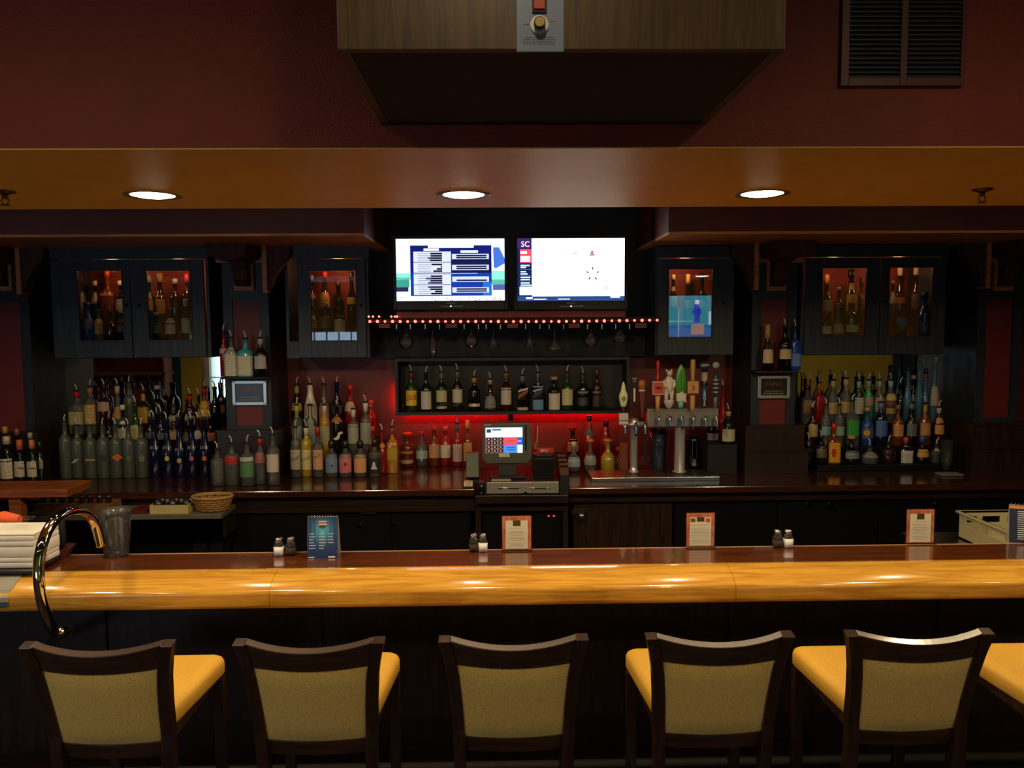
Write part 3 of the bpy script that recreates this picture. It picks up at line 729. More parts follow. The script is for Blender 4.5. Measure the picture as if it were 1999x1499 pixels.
def tent(px0, px1, py0, py1, label, front, spine=True, rz=0.):
    c = (px0+px1)/2; b = PZ(c, py1, ZT); Y = b.y; s = (P(c+1, py1, Y)-P(c, py1, Y)).x; w = (px1-px0)*s; h = P(c, py0, Y).z-ZT
    t = thing('tent_card', (b.x, Y, ZT), label, 'tent card', None, rz); d = .075
    def slab(y0, y1, off):
        return [(y0, 0), (y1, h), (y1+off, h), (y0+off, 0)]
    MB(mat('white_card', '#d6d3ca', .5)).prism([(0, .0005), (.03, h), (.032, h), (.002, .0005)], -w/2, w/2, 'x').build('front_panel', t, local=True)
    MB(MATS['white_card']).prism([(d, .0005), (.034, h), (.032, h), (d-.002, .0005)], -w/2, w/2, 'x').build('rear_panel', t, local=True)
    m = MB()
    def q(x0, x1, v0, v1, mm, e=.0006):
        m.use(mm); m.add([(x0*w, .03*v0-e, h*v0), (x1*w, .03*v0-e, h*v0), (x1*w, .03*v1-e, h*v1), (x0*w, .03*v1-e, h*v1)], [(0, 1, 2, 3)])
    front(q); m.build('printed_face', t, local=True)
    for k in range(11):
        x = -w*.45+w*.9*k/10
        MB(M_steel).tube([(x, .03+.006*math.cos(a), h+.002+.006*math.sin(a)) for a in [math.pi*2*j/8 for j in range(9)]], .0011, seg=5).build('binding_ring', t, local=True)
    return t
def blue_front(q):
    rows = 12
    for k in range(rows):       # printed blue gradient, brightest behind the crest
        v = k/rows; g = math.exp(-((v-.62)/.3)**2)
        for j in range(7):
            u = (j+.5)/7-.5; gg = g*math.exp(-(u/.33)**2)
            col = '#%02x%02x%02x' % (int(24+60*gg), int(48+120*gg), int(92+110*gg))
            q(-.5+j/7, -.5+(j+1)/7, v*1., (v+1/rows)*1., paint(col))
    q(-.13, .13, .80, .90, paint('#c9b3b0'), .0009); q(-.15, .15, .84, .87, paint('#8a3a40'), .0011); q(-.11, .11, .745, .80, paint('#3a424a'), .0009); q(-.05, .05, .715, .745, paint('#4a5258'), .0009)
    wht = paint('#aeb9cf'); r = random.Random(3)
    for row in range(6):
        for c0, c1 in ((-.43, -.2), (-.11, .12), (.2, .42)):
            if c0 > .1 and row > 3: continue
            v = .58-.07*row; l = (c1-c0)*r.uniform(.6, 1); q(c0, c0+l, v, v+.022, wht, .0009)
    q(-.45, -.25, .02, .04, paint('#e8e2cf'), .0009); q(.2, .42, .02, .055, paint('#e8e2cf'), .0009)
tent(599, 659, 1012, 1090, 'blue tent card with a small crest standing left of centre', blue_front)
def navy_front(q):
    q(-.5, .5, 0, 1, paint('#1f2740')); q(-.5, .5, .9, .985, paint('#c98a4a'), .0009); r = random.Random(9); wht = paint('#c9cfdc')
    for row in range(14):
        v = .82-.055*row; l = r.uniform(.25, .45); q(-.3, -.3+l, v, v+.02, wht, .0009); q(.1, .1+r.uniform(.15, .35), v, v+.02, wht, .0009)
tent(1976, 2046, 990, 1062, 'navy tent card with white lines of text at the right edge', navy_front, rz=-.42)
# grey plastic tub behind the bar
pz = .98
Yt = 4.3
a = P(1872, 997, Yt)
tb = thing('bus_tub', (0, 0, 0), 'beige plastic tub with hand-hold slots behind the bar at right', 'tub')
M_tub = mat('beige_plastic', '#b7ae86', .5, noise=.05, scale=20)
L_, D_, Ht = .42, .50, .15; th = .006
zt = a.z
tb.location = (a.x+L_/2, Yt-D_/2, zt-Ht)
def wallp(mb, p0, p1, z0, z1, holes=()):
    """thin upright wall from p0 to p1 with rectangular slots"""
    d = Vector((p1[0]-p0[0], p1[1]-p0[1], 0)); l = d.length; d.normalize(); n = Vector((-d.y, d.x, 0))*th
    xs = sorted({0, l} | {h for q in holes for h in q[:2]}); zs = sorted({z0, z1} | {h for q in holes for h in q[2:]})
    for i in range(len(xs)-1):
        for j in range(len(zs)-1):
            xm, zm = (xs[i]+xs[i+1])/2, (zs[j]+zs[j+1])/2
            if any(q[0] < xm < q[1] and q[2] < zm < q[3] for q in holes): continue
            o = Vector((p0[0], p0[1], 0)); A = o+d*xs[i]; B = o+d*xs[i+1]
            V = [(A.x, A.y, zs[j]), (B.x, B.y, zs[j]), (B.x+n.x, B.y+n.y, zs[j]), (A.x+n.x, A.y+n.y, zs[j]), (A.x, A.y, zs[j+1]), (B.x, B.y, zs[j+1]), (B.x+n.x, B.y+n.y, zs[j+1]), (A.x+n.x, A.y+n.y, zs[j+1])]
            mb.add(V, [(3,2,1,0),(4,5,6,7),(0,1,5,4),(1,2,6,5),(2,3,7,6),(3,0,4,7)])
hx, hy = L_/2, D_/2
for p0, p1, hs in (((-hx, -hy), (hx, -hy), [(.05, .15, .085, .12), (.19, .29, .085, .12), (.32, .39, .085, .12)]), ((hx, -hy), (hx, hy), [(.07, .19, .085, .12), (.25, .40, .085, .12)]), ((hx, hy), (-hx, hy), [(.05, .15, .085, .12), (.19, .29, .085, .12), (.32, .39, .085, .12)]), ((-hx, hy), (-hx, -hy), [(.07, .19, .085, .12), (.25, .40, .085, .12)])):
    m = MB(M_tub); wallp(m, p0, p1, 0, Ht, hs); m.build('side_wall', tb, local=True)
MB(M_tub).box(-hx, hx, -hy, hy, 0, .008).build('floor_panel', tb, local=True)
MB(M_tub).box(-hx-.012, hx+.012, -hy-.012, -hy+.006, Ht-.01, Ht).box(-hx-.012, hx+.012, hy-.006, hy+.012, Ht-.01, Ht).box(-hx-.012, -hx+.006, -hy, hy, Ht-.01, Ht).box(hx-.006, hx+.012, -hy, hy, Ht-.01, Ht).build('rim', tb, local=True)
# stand carrying the tub (under-bar work shelf)
ub = thing('under_bar_shelf', (2.6, 3.9, 0), 'steel work shelf behind the bar carrying the beige tub', 'shelf')
zsh = zt-Ht
MB(M_steel).box(X(1862, 3.9, 1050), X(1862, 3.9)+1.4, 3.70, 4.42, zsh-.025, zsh-.001).build('shelf_plate', ub)
for x in (X(1862, 3.9)+.05, X(1862, 3.9)+1.35):
    for y in (3.76, 4.38): MB(M_steel).tube([(x, y, 0), (x, y, zsh-.025)], .018, seg=10).build('leg', ub)
# ------------------------------------------------------------------ left end: mat, tray, napkins, hoop, pitcher, check holder
ZR = ZT+.006
xm = X(21, 3.14, 1165)
top = [(3.53, ZT+.0045)]+[(p[0], p[1]+.0045) for p in RAIL[:12]]+[(yn-.004, zl+.004), (yn-.006, zl-.012)]
low = [(p[0], p[1]+.0008) for p in RAIL[:12]]+[(yn-.0012, zl), (yn-.0012, zl-.012)]
mtob = MB(mat('grey_rubber_mat', '#8c8a80', .8)).prism(top+list(reversed([(3.53, ZT+.0008)]+low)), xm-.9, xm, 'x').use(mat('blue_mat_edge', '#3b4a63', .6)).box(xm-.9, xm, yn-.008, yn-.0012, zl-.030, zl-.0125).build('service_mat')
tag(mtob, 'grey service mat with blue edge at the left end of the bar', 'mat')
xt = X(68, 3.22, 1125)
tray = MB(mat('black_tray_plastic', '#14100f', .35)).rbox(xt-.5, xt, 3.21, 3.44, ZR+.0, ZR+.018, .008).build('serving_tray')
tag(tray, 'black tray under the napkin stack at the left edge', 'tray')
na = thing('napkin_stack', (xt-.2, 3.33, ZR+.018), 'tall stack of white paper napkins at the left edge', 'napkins')
M_nap = mat('white_paper_napkin', '#d9d6d0', .9, noise=.03, scale=30)
r = random.Random(4); z = ZR+.0184; k = 0
zn1 = P(30, 1046, 3.24).z
while z < zn1:
    h = r.uniform(.014, .05); dx, dy = r.uniform(-.0015, .0015), r.uniform(-.0015, .0015)
    MB(M_nap).rbox(xt-.42+dx, xt-.006+dx, 3.235+dy, 3.425+dy, z, min(z+h, zn1+.01), .003).build('napkin_layer', na); z += h+.0004
m = MB(mat('napkin_print', '#6f6756', .8)); zt_ = z+.006
for q in range(3): strokes(m, xt-.16, xt-.05, zt_, .002, 3.15, seed=q) if False else None
for q in range(3):
    y = 3.29+.03*q; rr = random.Random(q); x = xt-.16
    while x < xt-.06: l = rr.uniform(.006, .016); m.add([(x, y, zt_), (x+l, y, zt_), (x+l, y+.006, zt_), (x, y+.006, zt_)], [(0, 1, 2, 3)]); x += l+.005
m.build('printed_logo', na)['kind'] = 'stuff'
og = MB(mat('orange_cloth', '#d9572c', .8, noise=.1, scale=60))
a = P(-60, 1022, 3.5); b = P(41, 1008, 3.5)
og.tube([(a.x, 3.505, a.z-.02), (a.x+.06, 3.50, a.z), (b.x-.07, 3.495, b.z-.008), (b.x, 3.49, b.z-.012)], [.03, .036, .034, .02], seg=10)
oo = og.build('rolled_bar_towel'); tag(oo, 'orange rolled towel lying behind the napkin stack', 'towel')
cad = MB(M_black).box(X(-60, 3.49), X(60, 3.49, 1050), 3.448, 3.53, ZT+.0055, a.z-.055).build('condiment_box'); tag(cad, 'black box behind the napkins carrying the orange towel', 'box')
pth = [(106, 1236, 3.06), (97, 1215, 2.98), (84, 1180, 2.90), (77, 1140, 2.87), (76, 1100, 2.88), (82, 1065, 2.90), (94, 1034, 2.94), (111, 1012, 2.99), (132, 1000, 3.06), (152, 997, 3.14), (170, 1003, 3.21), (184, 1020, 3.26), (192, 1042, 3.28), (197, 1066, 3.29)]
pt = [P(*q) for q in pth]
def spline(p, n=5):
    out = []
    for i in range(len(p)-1):
        p0, p1, p2, p3 = p[max(i-1, 0)], p[i], p[i+1], p[min(i+2, len(p)-1)]
        for k in range(n):
            t = k/n; out.append(.5*((2*p1)+(-p0+p2)*t+(2*p0-5*p1+4*p2-p3)*t*t+(-p0+3*p1-3*p2+p3)*t**3))
    return out+[p[-1]]
hp = thing('service_hoop', (pt[0].x, 3.06, pt[0].z), 'curved chrome hoop rail arching over the left end of the bar', 'rail')
MB(M_chrome).tube(spline(pt), .0195, seg=16).build('tube', hp)
bk = pt[0]; fl = P(134, 1232, yb-.004)
MB(M_chrome).tube([bk, (bk.x+.02, 3.12, bk.z-.012), (fl.x-.02, 3.27, fl.z+.0), (fl.x, yb, fl.z)], .018, seg=12).build('wall_arm', hp)
MB(M_chrome).lathe([(.032, -.006), (.032, .006)], fl.x, yb-.012, fl.z, seg=16).build('flange', hp)
pc = thing('plastic_pitcher', PZ(228, 1084, ZT), 'clear fluted plastic pitcher standing near the hoop', 'pitcher')
s = pc.location.y/F; hh = P(228, 994, pc.location.y).z-ZT
MB(glass('clear_fluted_plastic', '#e6ebed', .05, .05)).lathe([(22*s, .001), (23*s, .01), (24*s, hh*.3), (27*s, hh*.8), (30*s, hh*.93), (30*s, hh), (28.6*s, hh), (25.5*s, hh*.8), (22.5*s, hh*.3), (20*s, .02), (0, .018)], pc.location.x, pc.location.y, ZT, seg=28).build('pitcher_body', pc)
for k in range(14):
    a = 2*math.pi*k/14
    MB(MATS['clear_fluted_plastic']).tube([(pc.location.x+24.2*s*math.cos(a), pc.location.y+24.2*s*math.sin(a), ZT+hh*.25), (pc.location.x+29*s*math.cos(a), pc.location.y+29*s*math.sin(a), ZT+hh*.9)], .0018, seg=5).build('flute_rib', pc)
ch = MB(mat('dark_red_leatherette', '#3d1512', .5)).prism([(3.40, ZT+.001), (3.47, ZT+.001), (3.55, ZT+.035), (3.545, ZT+.042)], X(78, 3.45, 1090), X(126, 3.45, 1070), 'x').build('check_holder')
tag(ch, 'dark red check holder lying behind the chrome hoop', 'check holder')
sh = thing('bottle_caddy', P(104, 1082, 3.47), 'cream bottle in a dark holder seen through the hoop', 'bottle')
q = sh.location; sh.location.z = ZT+.043
MB(mat('cream_plastic', '#b5a67a', .5)).rbox(q.x-.012, q.x+.014, 3.46, 3.49, ZT+.045, ZT+.15, .006).build('body', sh)
MB(M_blackm).rbox(q.x-.02, q.x+.035, 3.492, 3.52, ZT+.043, ZT+.165, .006).build('holder', sh)
# ------------------------------------------------------------------ televisions
def tv(sx0, sx1, sy0, sy1, Y, label, picture, brand_z=True):
    x0, x1, z0, z1 = rect(sx0, sx1, sy0, sy1, Y); w, h = x1-x0, z1-z0; xc = (x0+x1)/2
    t = thing('television', (xc, Y+.04, z0-.06), label, 'television', 'televisions over the back bar')
    bz = .022
    MB(M_black).box(x0-bz, x0, Y-.004, Y+.03, z0-.058, z1+.024).box(x1, x1+bz, Y-.004, Y+.03, z0-.058, z1+.024).box(x0, x1, Y-.004, Y+.03, z1, z1+.024).box(x0, x1, Y-.004, Y+.03, z0-.058, z0).build('bezel', t, bevel=.003)
    MB(M_blackm).rbox(x0+.03, x1-.03, Y+.031, Y+.09, z0-.03, z1, .02).build('rear_housing', t)
    m = MB()
    def q(u0, u1, v0, v1, col, st=1.0, lay=0):
        m.use(emit('screen_%s_%d' % (col.strip('#'), int(st*10)), col, st)); yy = Y+.001-lay*.0003
        m.panel(x0+w*u0, x0+w*u1, z0+h*(1-v1), z0+h*(1-v0), yy)
    picture(q, m, lambda u, v: (x0+w*u, z0+h*(1-v)), Y, w, h)
    m.build('screen', t)
    m = MB(paint('#9aa0a8', .3, 1.)); put_text(m, 'PHILIPS', .018, xc, Y-.0045, z0-.018); m.build('brand_lettering', t)
    MB(paint('#8f8a84', .25, 1.)).prism([(xc-.088, z0-.031), (xc-.07, z0-.039), (xc+.07, z0-.039), (xc+.088, z0-.031), (xc+.06, z0-.034), (xc-.06, z0-.034)], Y-.007, Y-.0035).build('trim_bar', t)
    MB(emit('standby_glow', '#dfe8ff', 5.)).lathe([(0, -.005), (.006, 0), (0, .005)], xc, Y-.007, z0-.036, seg=10).build('standby_light', t)
    # stand foot on the shelf
    zs = Zz(607, YT)+.0005
    MB(M_black).box(xc-.03, xc+.03, Y+.02, Y+.05, zs+.012, z0-.03).rbox(xc-.17, xc+.17, Y-.03+.04, Y+.17, zs, zs+.012, .005).build('stand', t)
    return t, x0, x1, z0, z1
WHT = 3.2
def pic1(q, m, at, Y, w, h):
    q(0, 1, 0, 1, '#e4ecff', 1.7)
    q(0, .13, .55, .66, '#79d0bd', 1.6, 1); q(0, .12, .62, .78, '#3d9a8a', 1.2, 1); q(0, .11, .77, .85, '#28305c', .8, 1)
    q(.88, 1, .52, .68, '#7fd6bd', 1.6, 1); q(.88, 1, .66, .74, '#4fae9a', 1.4, 1); q(.89, 1, .74, .83, '#5560a8', 1.2, 1)
    m.use(emit('screen_banner_blue', '#3f6fd0', 1.3)); a = [at(u, v) for u, v in ((.895, .14), (.95, .14), (1, .32), (1, .40), (.92, .48), (.90, .46))]
    m.add([(p[0], Y+.0004, p[1]) for p in a], [tuple(range(6))])
    q(.13, .88, .105, .92, '#0a1f8c', .75, 1); q(.13, .88, .55, .92, '#1040b8', .9, 2); q(.52, .88, .33, .55, '#0c1c66', .6, 2); q(.80, .88, .7, .92, '#1f6fd8', 1.2, 3)
    q(.295, .715, .05, .145, '#ffffff', WHT, 4); q(.255, .395, .155, .19, '#e8f0ff', 2.6, 4); q(.595, .755, .19, .225, '#e8f0ff', 2.6, 4)
    bars = [((.695, .86), (.70, .86), (.66, .86), (.685, .86)), ((.71, .86), (.84, .86), (.785, .86), (.735, .86)), ((.70, .86), (.63, .86), (.69, .86), (.66, .86)), ((.66, .86), (.685, .86), (.755, .86), (.70, .86))]
    for k, (v0, v1) in enumerate(((.205, .37), (.38, .545), (.57, .735), (.745, .905))):
        q(.16, .505, v0, v1, '#e6eefc', 1.05, 5)
        for j in range(4):
            b0, b1 = bars[k][j]; vv = v0+.018+(v1-v0-.02)*j/4
            q(.16+(b0-.46)*.66, .16+(b1-.46)*.66+.0, vv, vv+.028, '#101a5a', .35, 6)
            q(.20, .32, vv+.008, vv+.016, '#8fa0c8', .7, 6)
    for v in (.245, .42, .61, .785):
        q(.515, .855, v, v+.085, '#dfe9fb', 1.05, 5)
        if v != .61: q(.555, .835, v+.014, v+.04, '#1b2a7c', .4, 6)
        q(.555, .835, v+.048, v+.072, '#1b2a7c', .4, 6)
    q(.16, .75, .553, .562, '#7fc0e8', 1.6, 6)
    r = random.Random(2)
    for k in range(40): u = r.random(); v = .93+.06*r.random(); q(u, u+.008, v, v+.012, '#6b74a8', .8, 3)
def pic2(q, m, at, Y, w, h):
    q(0, 1, 0, 1, '#fdfff2', WHT*1.15); q(0, .135, 0, 1, '#16286e', .7, 1); q(0, 1, .925, 1, '#2a5aa8', .8, 2)
    q(0, .135, 0, .16, '#4a2a78', .9, 2); q(.025, .135, .17, .39, '#d8465a', 1.5, 2)
    q(.03, .09, .20, .245, '#ffe6ea', 2., 3); q(.03, .12, .28, .37, '#ffd0d8', 1.8, 3); q(.02, .135, .77, .905, '#e8fbff', 2.2, 3)
    for v, l in ((.42, .085), (.45, .05), (.52, .05), (.555, .065), (.61, .09), (.645, .085), (.70, .085), (.735, .1)): q(.03, .03+l, v, v+.022, '#bfe0f2', 1.6, 3)
    for v in (.49, .585, .675): q(.02, .135, v, v+.006, '#5a86c8', 1., 3)
    m.use(emit('screen_logo_pink', '#ffe9ff', 2.4)); c = at(.075, .095); put_text(m, 'SC', h*.125, c[0], Y-.0004, c[1], .95)
    # faint team marks on the white page
    q(.66, .74, .19, .195, '#a898a8', .9, 3); q(.675, .72, .24, .275, '#e090d8', .9, 3); q(.685, .71, .2, .24, '#c080b8', .8, 4); q(.66, .74, .272, .28, '#80607c', .7, 4); q(.68, .725, .355, .36, '#b8b0b8', .9, 3)
    for k in range(5):
        a = math.pi/2+2*math.pi*k/5; c = at(.703, .57); p = (c[0]+.036*math.cos(a), c[1]+.036*math.sin(a)); d = (math.cos(a), math.sin(a)); n = (-d[1], d[0])
        m.use(emit('screen_star_grey', '#4a4f50', .7)); m.add([(p[0]+d[0]*.016, Y-.0002, p[1]+d[1]*.016), (p[0]+n[0]*.006, Y-.0002, p[1]+n[1]*.006), (p[0]-d[0]*.016, Y-.0002, p[1]-d[1]*.016), (p[0]-n[0]*.006, Y-.0002, p[1]-n[1]*.006)], [(0, 1, 2, 3)])
    for k in range(5): q(.49+.027*k, .495+.027*k, .765, .81, '#c3dfe2', 1.0, 3)
    q(.52, .56, .22, .26, '#cfe8e2', 1.05, 3); q(.825, .84, .77, .83, '#c3dfe2', 1.0, 3)
    q(.15, .36, .945, .96, '#3a4f78', .5, 3); q(.15, .27, .965, .978, '#cfe0f8', 1.8, 3); q(.38, .85, .945, .96, '#3a4f88', .6, 3); q(.38, .49, .965, .978, '#cfe0f8', 1.8, 3); q(.08, .14, .94, .97, '#e8f2ff', 2., 3); q(.87, .96, .93, .955, '#e8f2ff', 2., 3)
tv(773.5, 985, 466, 587, 5.30, 'left television showing a blue sports table on screen', pic1)
tv(1010, 1219, 465, 587, 5.30, 'right television with an almost white screen and dark blue sidebar', pic2)
# large screens on the dining-room wall behind the viewer, mirrored in the cabinet panes
def far_tv(x0, x1, z0, z1, lab, base, bits):
    t = thing('television', ((x0+x1)/2, YF+.06, z0), lab, 'television', 'televisions on the dining-room wall'); Y = YF+.07; w, h = x1-x0, z1-z0
    MB(M_black).box(x0-.03, x1+.03, YF+.01, Y-.002, z0-.05, z1+.03).build('bezel', t)
    m = MB(emit('far_screen_'+base.strip('#'), base, 4.5)); m.panel(x0, x1, z0, z1, Y)
    for k, (u0, u1, v0, v1, col, st) in enumerate(bits):
        m.use(emit('far_screen_%s_%d' % (col.strip('#'), int(st*10)), col, st)); m.panel(x0+w*u0, x0+w*u1, z0+h*v0, z0+h*v1, Y+.0005*(k+1))
    m.build('screen', t)
VD = 2*YC+3.2
def far(px, py): d = ray(px, py); tt = (VD)/d.y; return EYE+d*tt
a, b = far(1318, 656), far(1400, 577)
far_tv(a.x-.35, a.x+.95, a.z-.02, b.z, 'large television showing an ice rink, mirrored in the cabinet pane above the taps', '#3f93a5',
       [(0, 1, .0, .3, '#2c74b4', 4.2), (.52, .60, .35, .78, '#3048c8', 4.5), (.50, .62, .55, .68, '#2a3ec0', 4.5), (.53, .585, .80, .9, '#d8e6f2', 5.), (.48, .66, .06, .32, '#b08a80', 4.5), (.1, .5, .38, .395, '#a5d2dc', 5.), (.3, .31, .0, .7, '#8fc4d0', 5.), (.72, .76, .3, .62, '#b9d6dc', 5.), (0, 1, .96, 1, '#55a0b0', 4.)])
hu = thing('wood_hutch', (-6.72, -2.6, 0), 'orange wooden hutch across the dining room, seen in the left mirror', 'hutch')
MB(M_orangewood).box(-7.42, -6.02, -2.9, -2.4, 0, .9).build('base', hu)
MB(M_orangewood).box(-7.42, -6.02, -2.9, -2.85, .9, 2.1).build('back_panel', hu)
for z in (1.15, 1.75, 2.08): MB(M_orangewood).box(-7.44, -6.0, -2.9, -2.5, z, z+.04).build('shelf_board', hu)
for x in (-7.42, -6.06): MB(M_orangewood).box(x, x+.04, -2.9, -2.5, .9, 2.08).build('upright', hu)
for k in range(11):
    x = -6.95+.085*k; o = MB(M_clear).lathe([(.03, -.2), (.036, -.14), (.01, -.09), (.005, -.085), (.005, -.005), (.034, -.001)], x, -2.42, 1.15, seg=12).build('stemware_glass'); tag(o, 'stem glass hanging under the far hutch, seen only in the left mirror', 'glass', 'stem glasses of the far hutch')
# ------------------------------------------------------------------ air cleaner, vent, sprinklers
YA = 1.54
x0, x1, z0, _ = rect(657.5, 1534, 0, 97, YA)
ac = thing('air_cleaner', ((x0+x1)/2, 1.8, z0), 'wood-grain air cleaner box hanging before the red bulkhead', 'air cleaner')
MB(M_vgrain).box(x0, x1, YA, YA+.02, z0, ZC-.004).build('front_panel', ac, bevel=.002)
MB(M_vgrain).box(x0, x0+.02, YA+.021, YS0-.003, z0+.001, ZC-.004).build('side_panel', ac)
MB(M_vgrain).box(x1-.02, x1, YA+.021, YS0-.003, z0+.001, ZC-.004).build('side_panel', ac)
MB(mat('dark_air_cleaner_base', '#140c09', .8)).box(x0+.021, x1-.021, YA+.021, YS0-.003, z0+.002, z0+.02).build('bottom_panel', ac)
px0, px1, pz0, pz1 = rect(1008, 1101, -60, 101, YA-.004)
cp = MB(mat('grey_control_plate', '#68758a', .45, .2)).box(px0, px1, YA-.004, YA-.0005, pz0, pz1).build('control_plate', ac, bevel=.001)
c = P(1053, 48, YA-.006)
MB(mat('satin_dial_metal', '#c4c4be', .35, .5)).tube([(c.x, YA-.0045, c.z), (c.x, YA-.007, c.z)], .0172, seg=28).build('dial_skirt', cp)
MB(M_black).tube([(c.x, YA-.007, c.z), (c.x, YA-.020, c.z)], .0105, seg=24).build('dial_grip', cp)
MB(mat('brass_cap', '#b7a06a', .3, .5)).tube([(c.x, YA-.020, c.z), (c.x, YA-.0215, c.z)], .0088, seg=24).build('dial_cap', cp)
a = P(1053, 8, YA-.006)
MB(M_black).box(a.x-.0135, a.x+.0135, YA-.008, YA-.0045, a.z-.0145, a.z+.022).build('switch_frame', cp)
MB(emit('rocker_glow', '#a82806', .45)).box(a.x-.0095, a.x+.0095, YA-.011, YA-.008, a.z-.009, a.z+.019).build('rocker_switch', cp)
m = MB(mat('plate_ink', '#2a2c33', .6))
for k, hw in enumerate((.026, .030, .031, .030)): zz = P(1053, 75+4*k, YA).z; strokes(m, c.x-hw, c.x+hw, zz, .0014, YA-.0043, seed=k)
strokes(m, c.x-.03, c.x-.019, c.z+.001, .0018, YA-.0043, seed=8); strokes(m, c.x+.022, c.x+.03, c.z+.006, .0018, YA-.0043, seed=9); strokes(m, c.x-.004, c.x+.002, c.z+.021, .0018, YA-.0043, seed=10)
m.build('printed_text', cp)['kind'] = 'stuff'
vx0, vx1, vz0, vz1 = rect(1640, 1880, -60, 170, YS0)
v = thing('return_air_grille', ((vx0+vx1)/2, YS0, vz0), 'dark red return-air grille with two columns of slats, upper right', 'vent')
c0, c1, _, _ = rect(1655, 1755, 0, 155, YS0); c2, c3, zb, _ = rect(1768, 1873, 0, 154, YS0); yf = YS0-.012
M_vent = mat('vent_red_paint', '#5a2018', .45)
MB(M_vent).box(vx0, c0, yf, YS0-.0005, vz0, vz1).box(c1, c2, yf, YS0-.0005, vz0, vz1).box(c3, vx1, yf, YS0-.0005, vz0, vz1).box(c0, c1, yf, YS0-.0005, vz0, zb).box(c2, c3, yf, YS0-.0005, vz0, zb).box(c0, c1, yf, YS0-.0005, vz1-.02, vz1).box(c2, c3, yf, YS0-.0005, vz1-.02, vz1).build('frame', v, bevel=.001)
MB(M_blackm).box(c0, c1, YS0-.002, YS0-.0008, zb, vz1-.02).box(c2, c3, YS0-.002, YS0-.0008, zb, vz1-.02).build('dark_backing', v)
sp = 8.6*YS0/F; k = 0; M_slat = mat('vent_slat_metal', '#4a4a44', .4)
slat = None
z = zb+.001
while z < vz1-.025:
    for a, b in ((c0, c1), (c2, c3)):
        MB(M_slat).prism([(yf+.001, z), (YS0-.0022, z+.004), (YS0-.0022, z+.0052), (yf+.001, z+.0014)], a, b, 'x').build('slat', v)
    z += sp
def sprinkler(px, py, label):
    c = PZ(px, py, ZS); t = thing('sprinkler_head', (c.x, c.y, ZS), label, 'sprinkler', 'sprinkler heads in the soffit')
    M_b = mat('dull_brass', '#5d4a2c', .35, 1.)
    MB(M_b).lathe([(.035, 0), (.034, -.004), (.014, -.009), (.012, -.012)], c.x, c.y, ZS, seg=20).build('escutcheon', t)
    MB(M_b).lathe([(.009, -.01), (.009, -.022), (.006, -.024)], c.x, c.y, ZS, seg=10).build('body', t)
    for s in (-1, 1): MB(M_b).tube([(c.x+s*.008, c.y, ZS-.022), (c.x+s*.013, c.y, ZS-.033), (c.x+s*.004, c.y, ZS-.045)], .0022, seg=6).build('frame_arm', t)
    MB(M_b).lathe([(.015, -.046), (.015, -.0475), (.003, -.0475)], c.x, c.y, ZS, seg=14).build('deflector', t)
sprinkler(9, 373, 'brass sprinkler head in the soffit at the left edge'); sprinkler(1918, 369, 'brass sprinkler head in the soffit near the right edge')
# ------------------------------------------------------------------ plaques and bracket shelves on the two main pillars
def plaque(px0, px1, py0, py1, label):
    Y = YP-.024; x0, x1, z0, z1 = rect(px0, px1, py0, py1, Y); w, h = x1-x0, z1-z0; xc = (x0+x1)/2
    t = thing('pillar_plaque', (xc, Y, z0), label, 'plaque', 'framed plaques on the pillars'); b = .022
    M_f = mat('plaque_frame_metal', '#b9b9ae', .3, .85)
    MB(M_f).box(x0, x0+b, Y, YP-.0005, z0, z1).build('frame_bar', t, bevel=.002); MB(M_f).box(x1-b, x1, Y, YP-.0005, z0, z1).build('frame_bar', t, bevel=.002)
    MB(M_f).box(x0+b, x1-b, Y, YP-.0005, z1-b, z1).build('frame_bar', t, bevel=.002); MB(M_f).box(x0+b, x1-b, Y, YP-.0005, z0, z0+b).build('frame_bar', t, bevel=.002)
    MB(mat('plaque_dark_face', '#1f1c1a', .25)).box(x0+b, x1-b, Y+.008, YP-.0005, z0+b, z1-b).build('face', t)
    for cx in (x0+.009, x1-.009):
        for cz in (z0+.009, z1-.009): MB(M_chrome).lathe([(0, -.006), (.006, 0), (0, .006)], cx, Y-.001, cz, seg=8).build('corner_screw', t)
    m = MB(paint('#8a4c22', .4, .6)); put_text(m, 'PAPAS', .042, xc, Y+.0075, z0+h*.62, 1.05)
    m.use(paint('#8d8468', .4)); put_text(m, 'RESTAURANT &', .016, xc, Y+.0075, z0+h*.31, 1.15); strokes(m, xc-.075, xc+.075, z0+h*.215, .006, Y+.0075, seed=5)
    m.build('lettering', t)
plaque(453, 520, 743, 791, 'framed dark plaque with orange lettering on the left pillar'); plaque(1480, 1543, 733, 778, 'framed dark plaque with orange lettering on the right pillar')
SH = {}
def bracket_shelf(px0, px1, py, label, key):
    Y0, Y1 = YP-.13, YP-.0005; x0, x1 = X(px0, Y0, py), X(px1, Y0, py); z = P((px0+px1)/2, py, Y0).z
    t = thing('bracket_shelf', ((x0+x1)/2, YP, z), label, 'shelf', 'small bottle shelves on the pillars')
    MB(M_blackm).box(x0, x1, Y0, Y1, z-.014, z).build('board', t, bevel=.003)
    for x in (x0+.05, x1-.05): MB(M_blackm).prism([(YP-.035, z-.014), (YP-.10, z-.014), (YP-.035, z-.03)], x-.006, x+.006, 'x').build('bracket', t)
    SH[key] = z
bracket_shelf(430, 524, 736, 'small black shelf with four bottles on the left pillar', 'L'); bracket_shelf(1474, 1560, 724, 'small black shelf with three bottles on the right pillar', 'R')
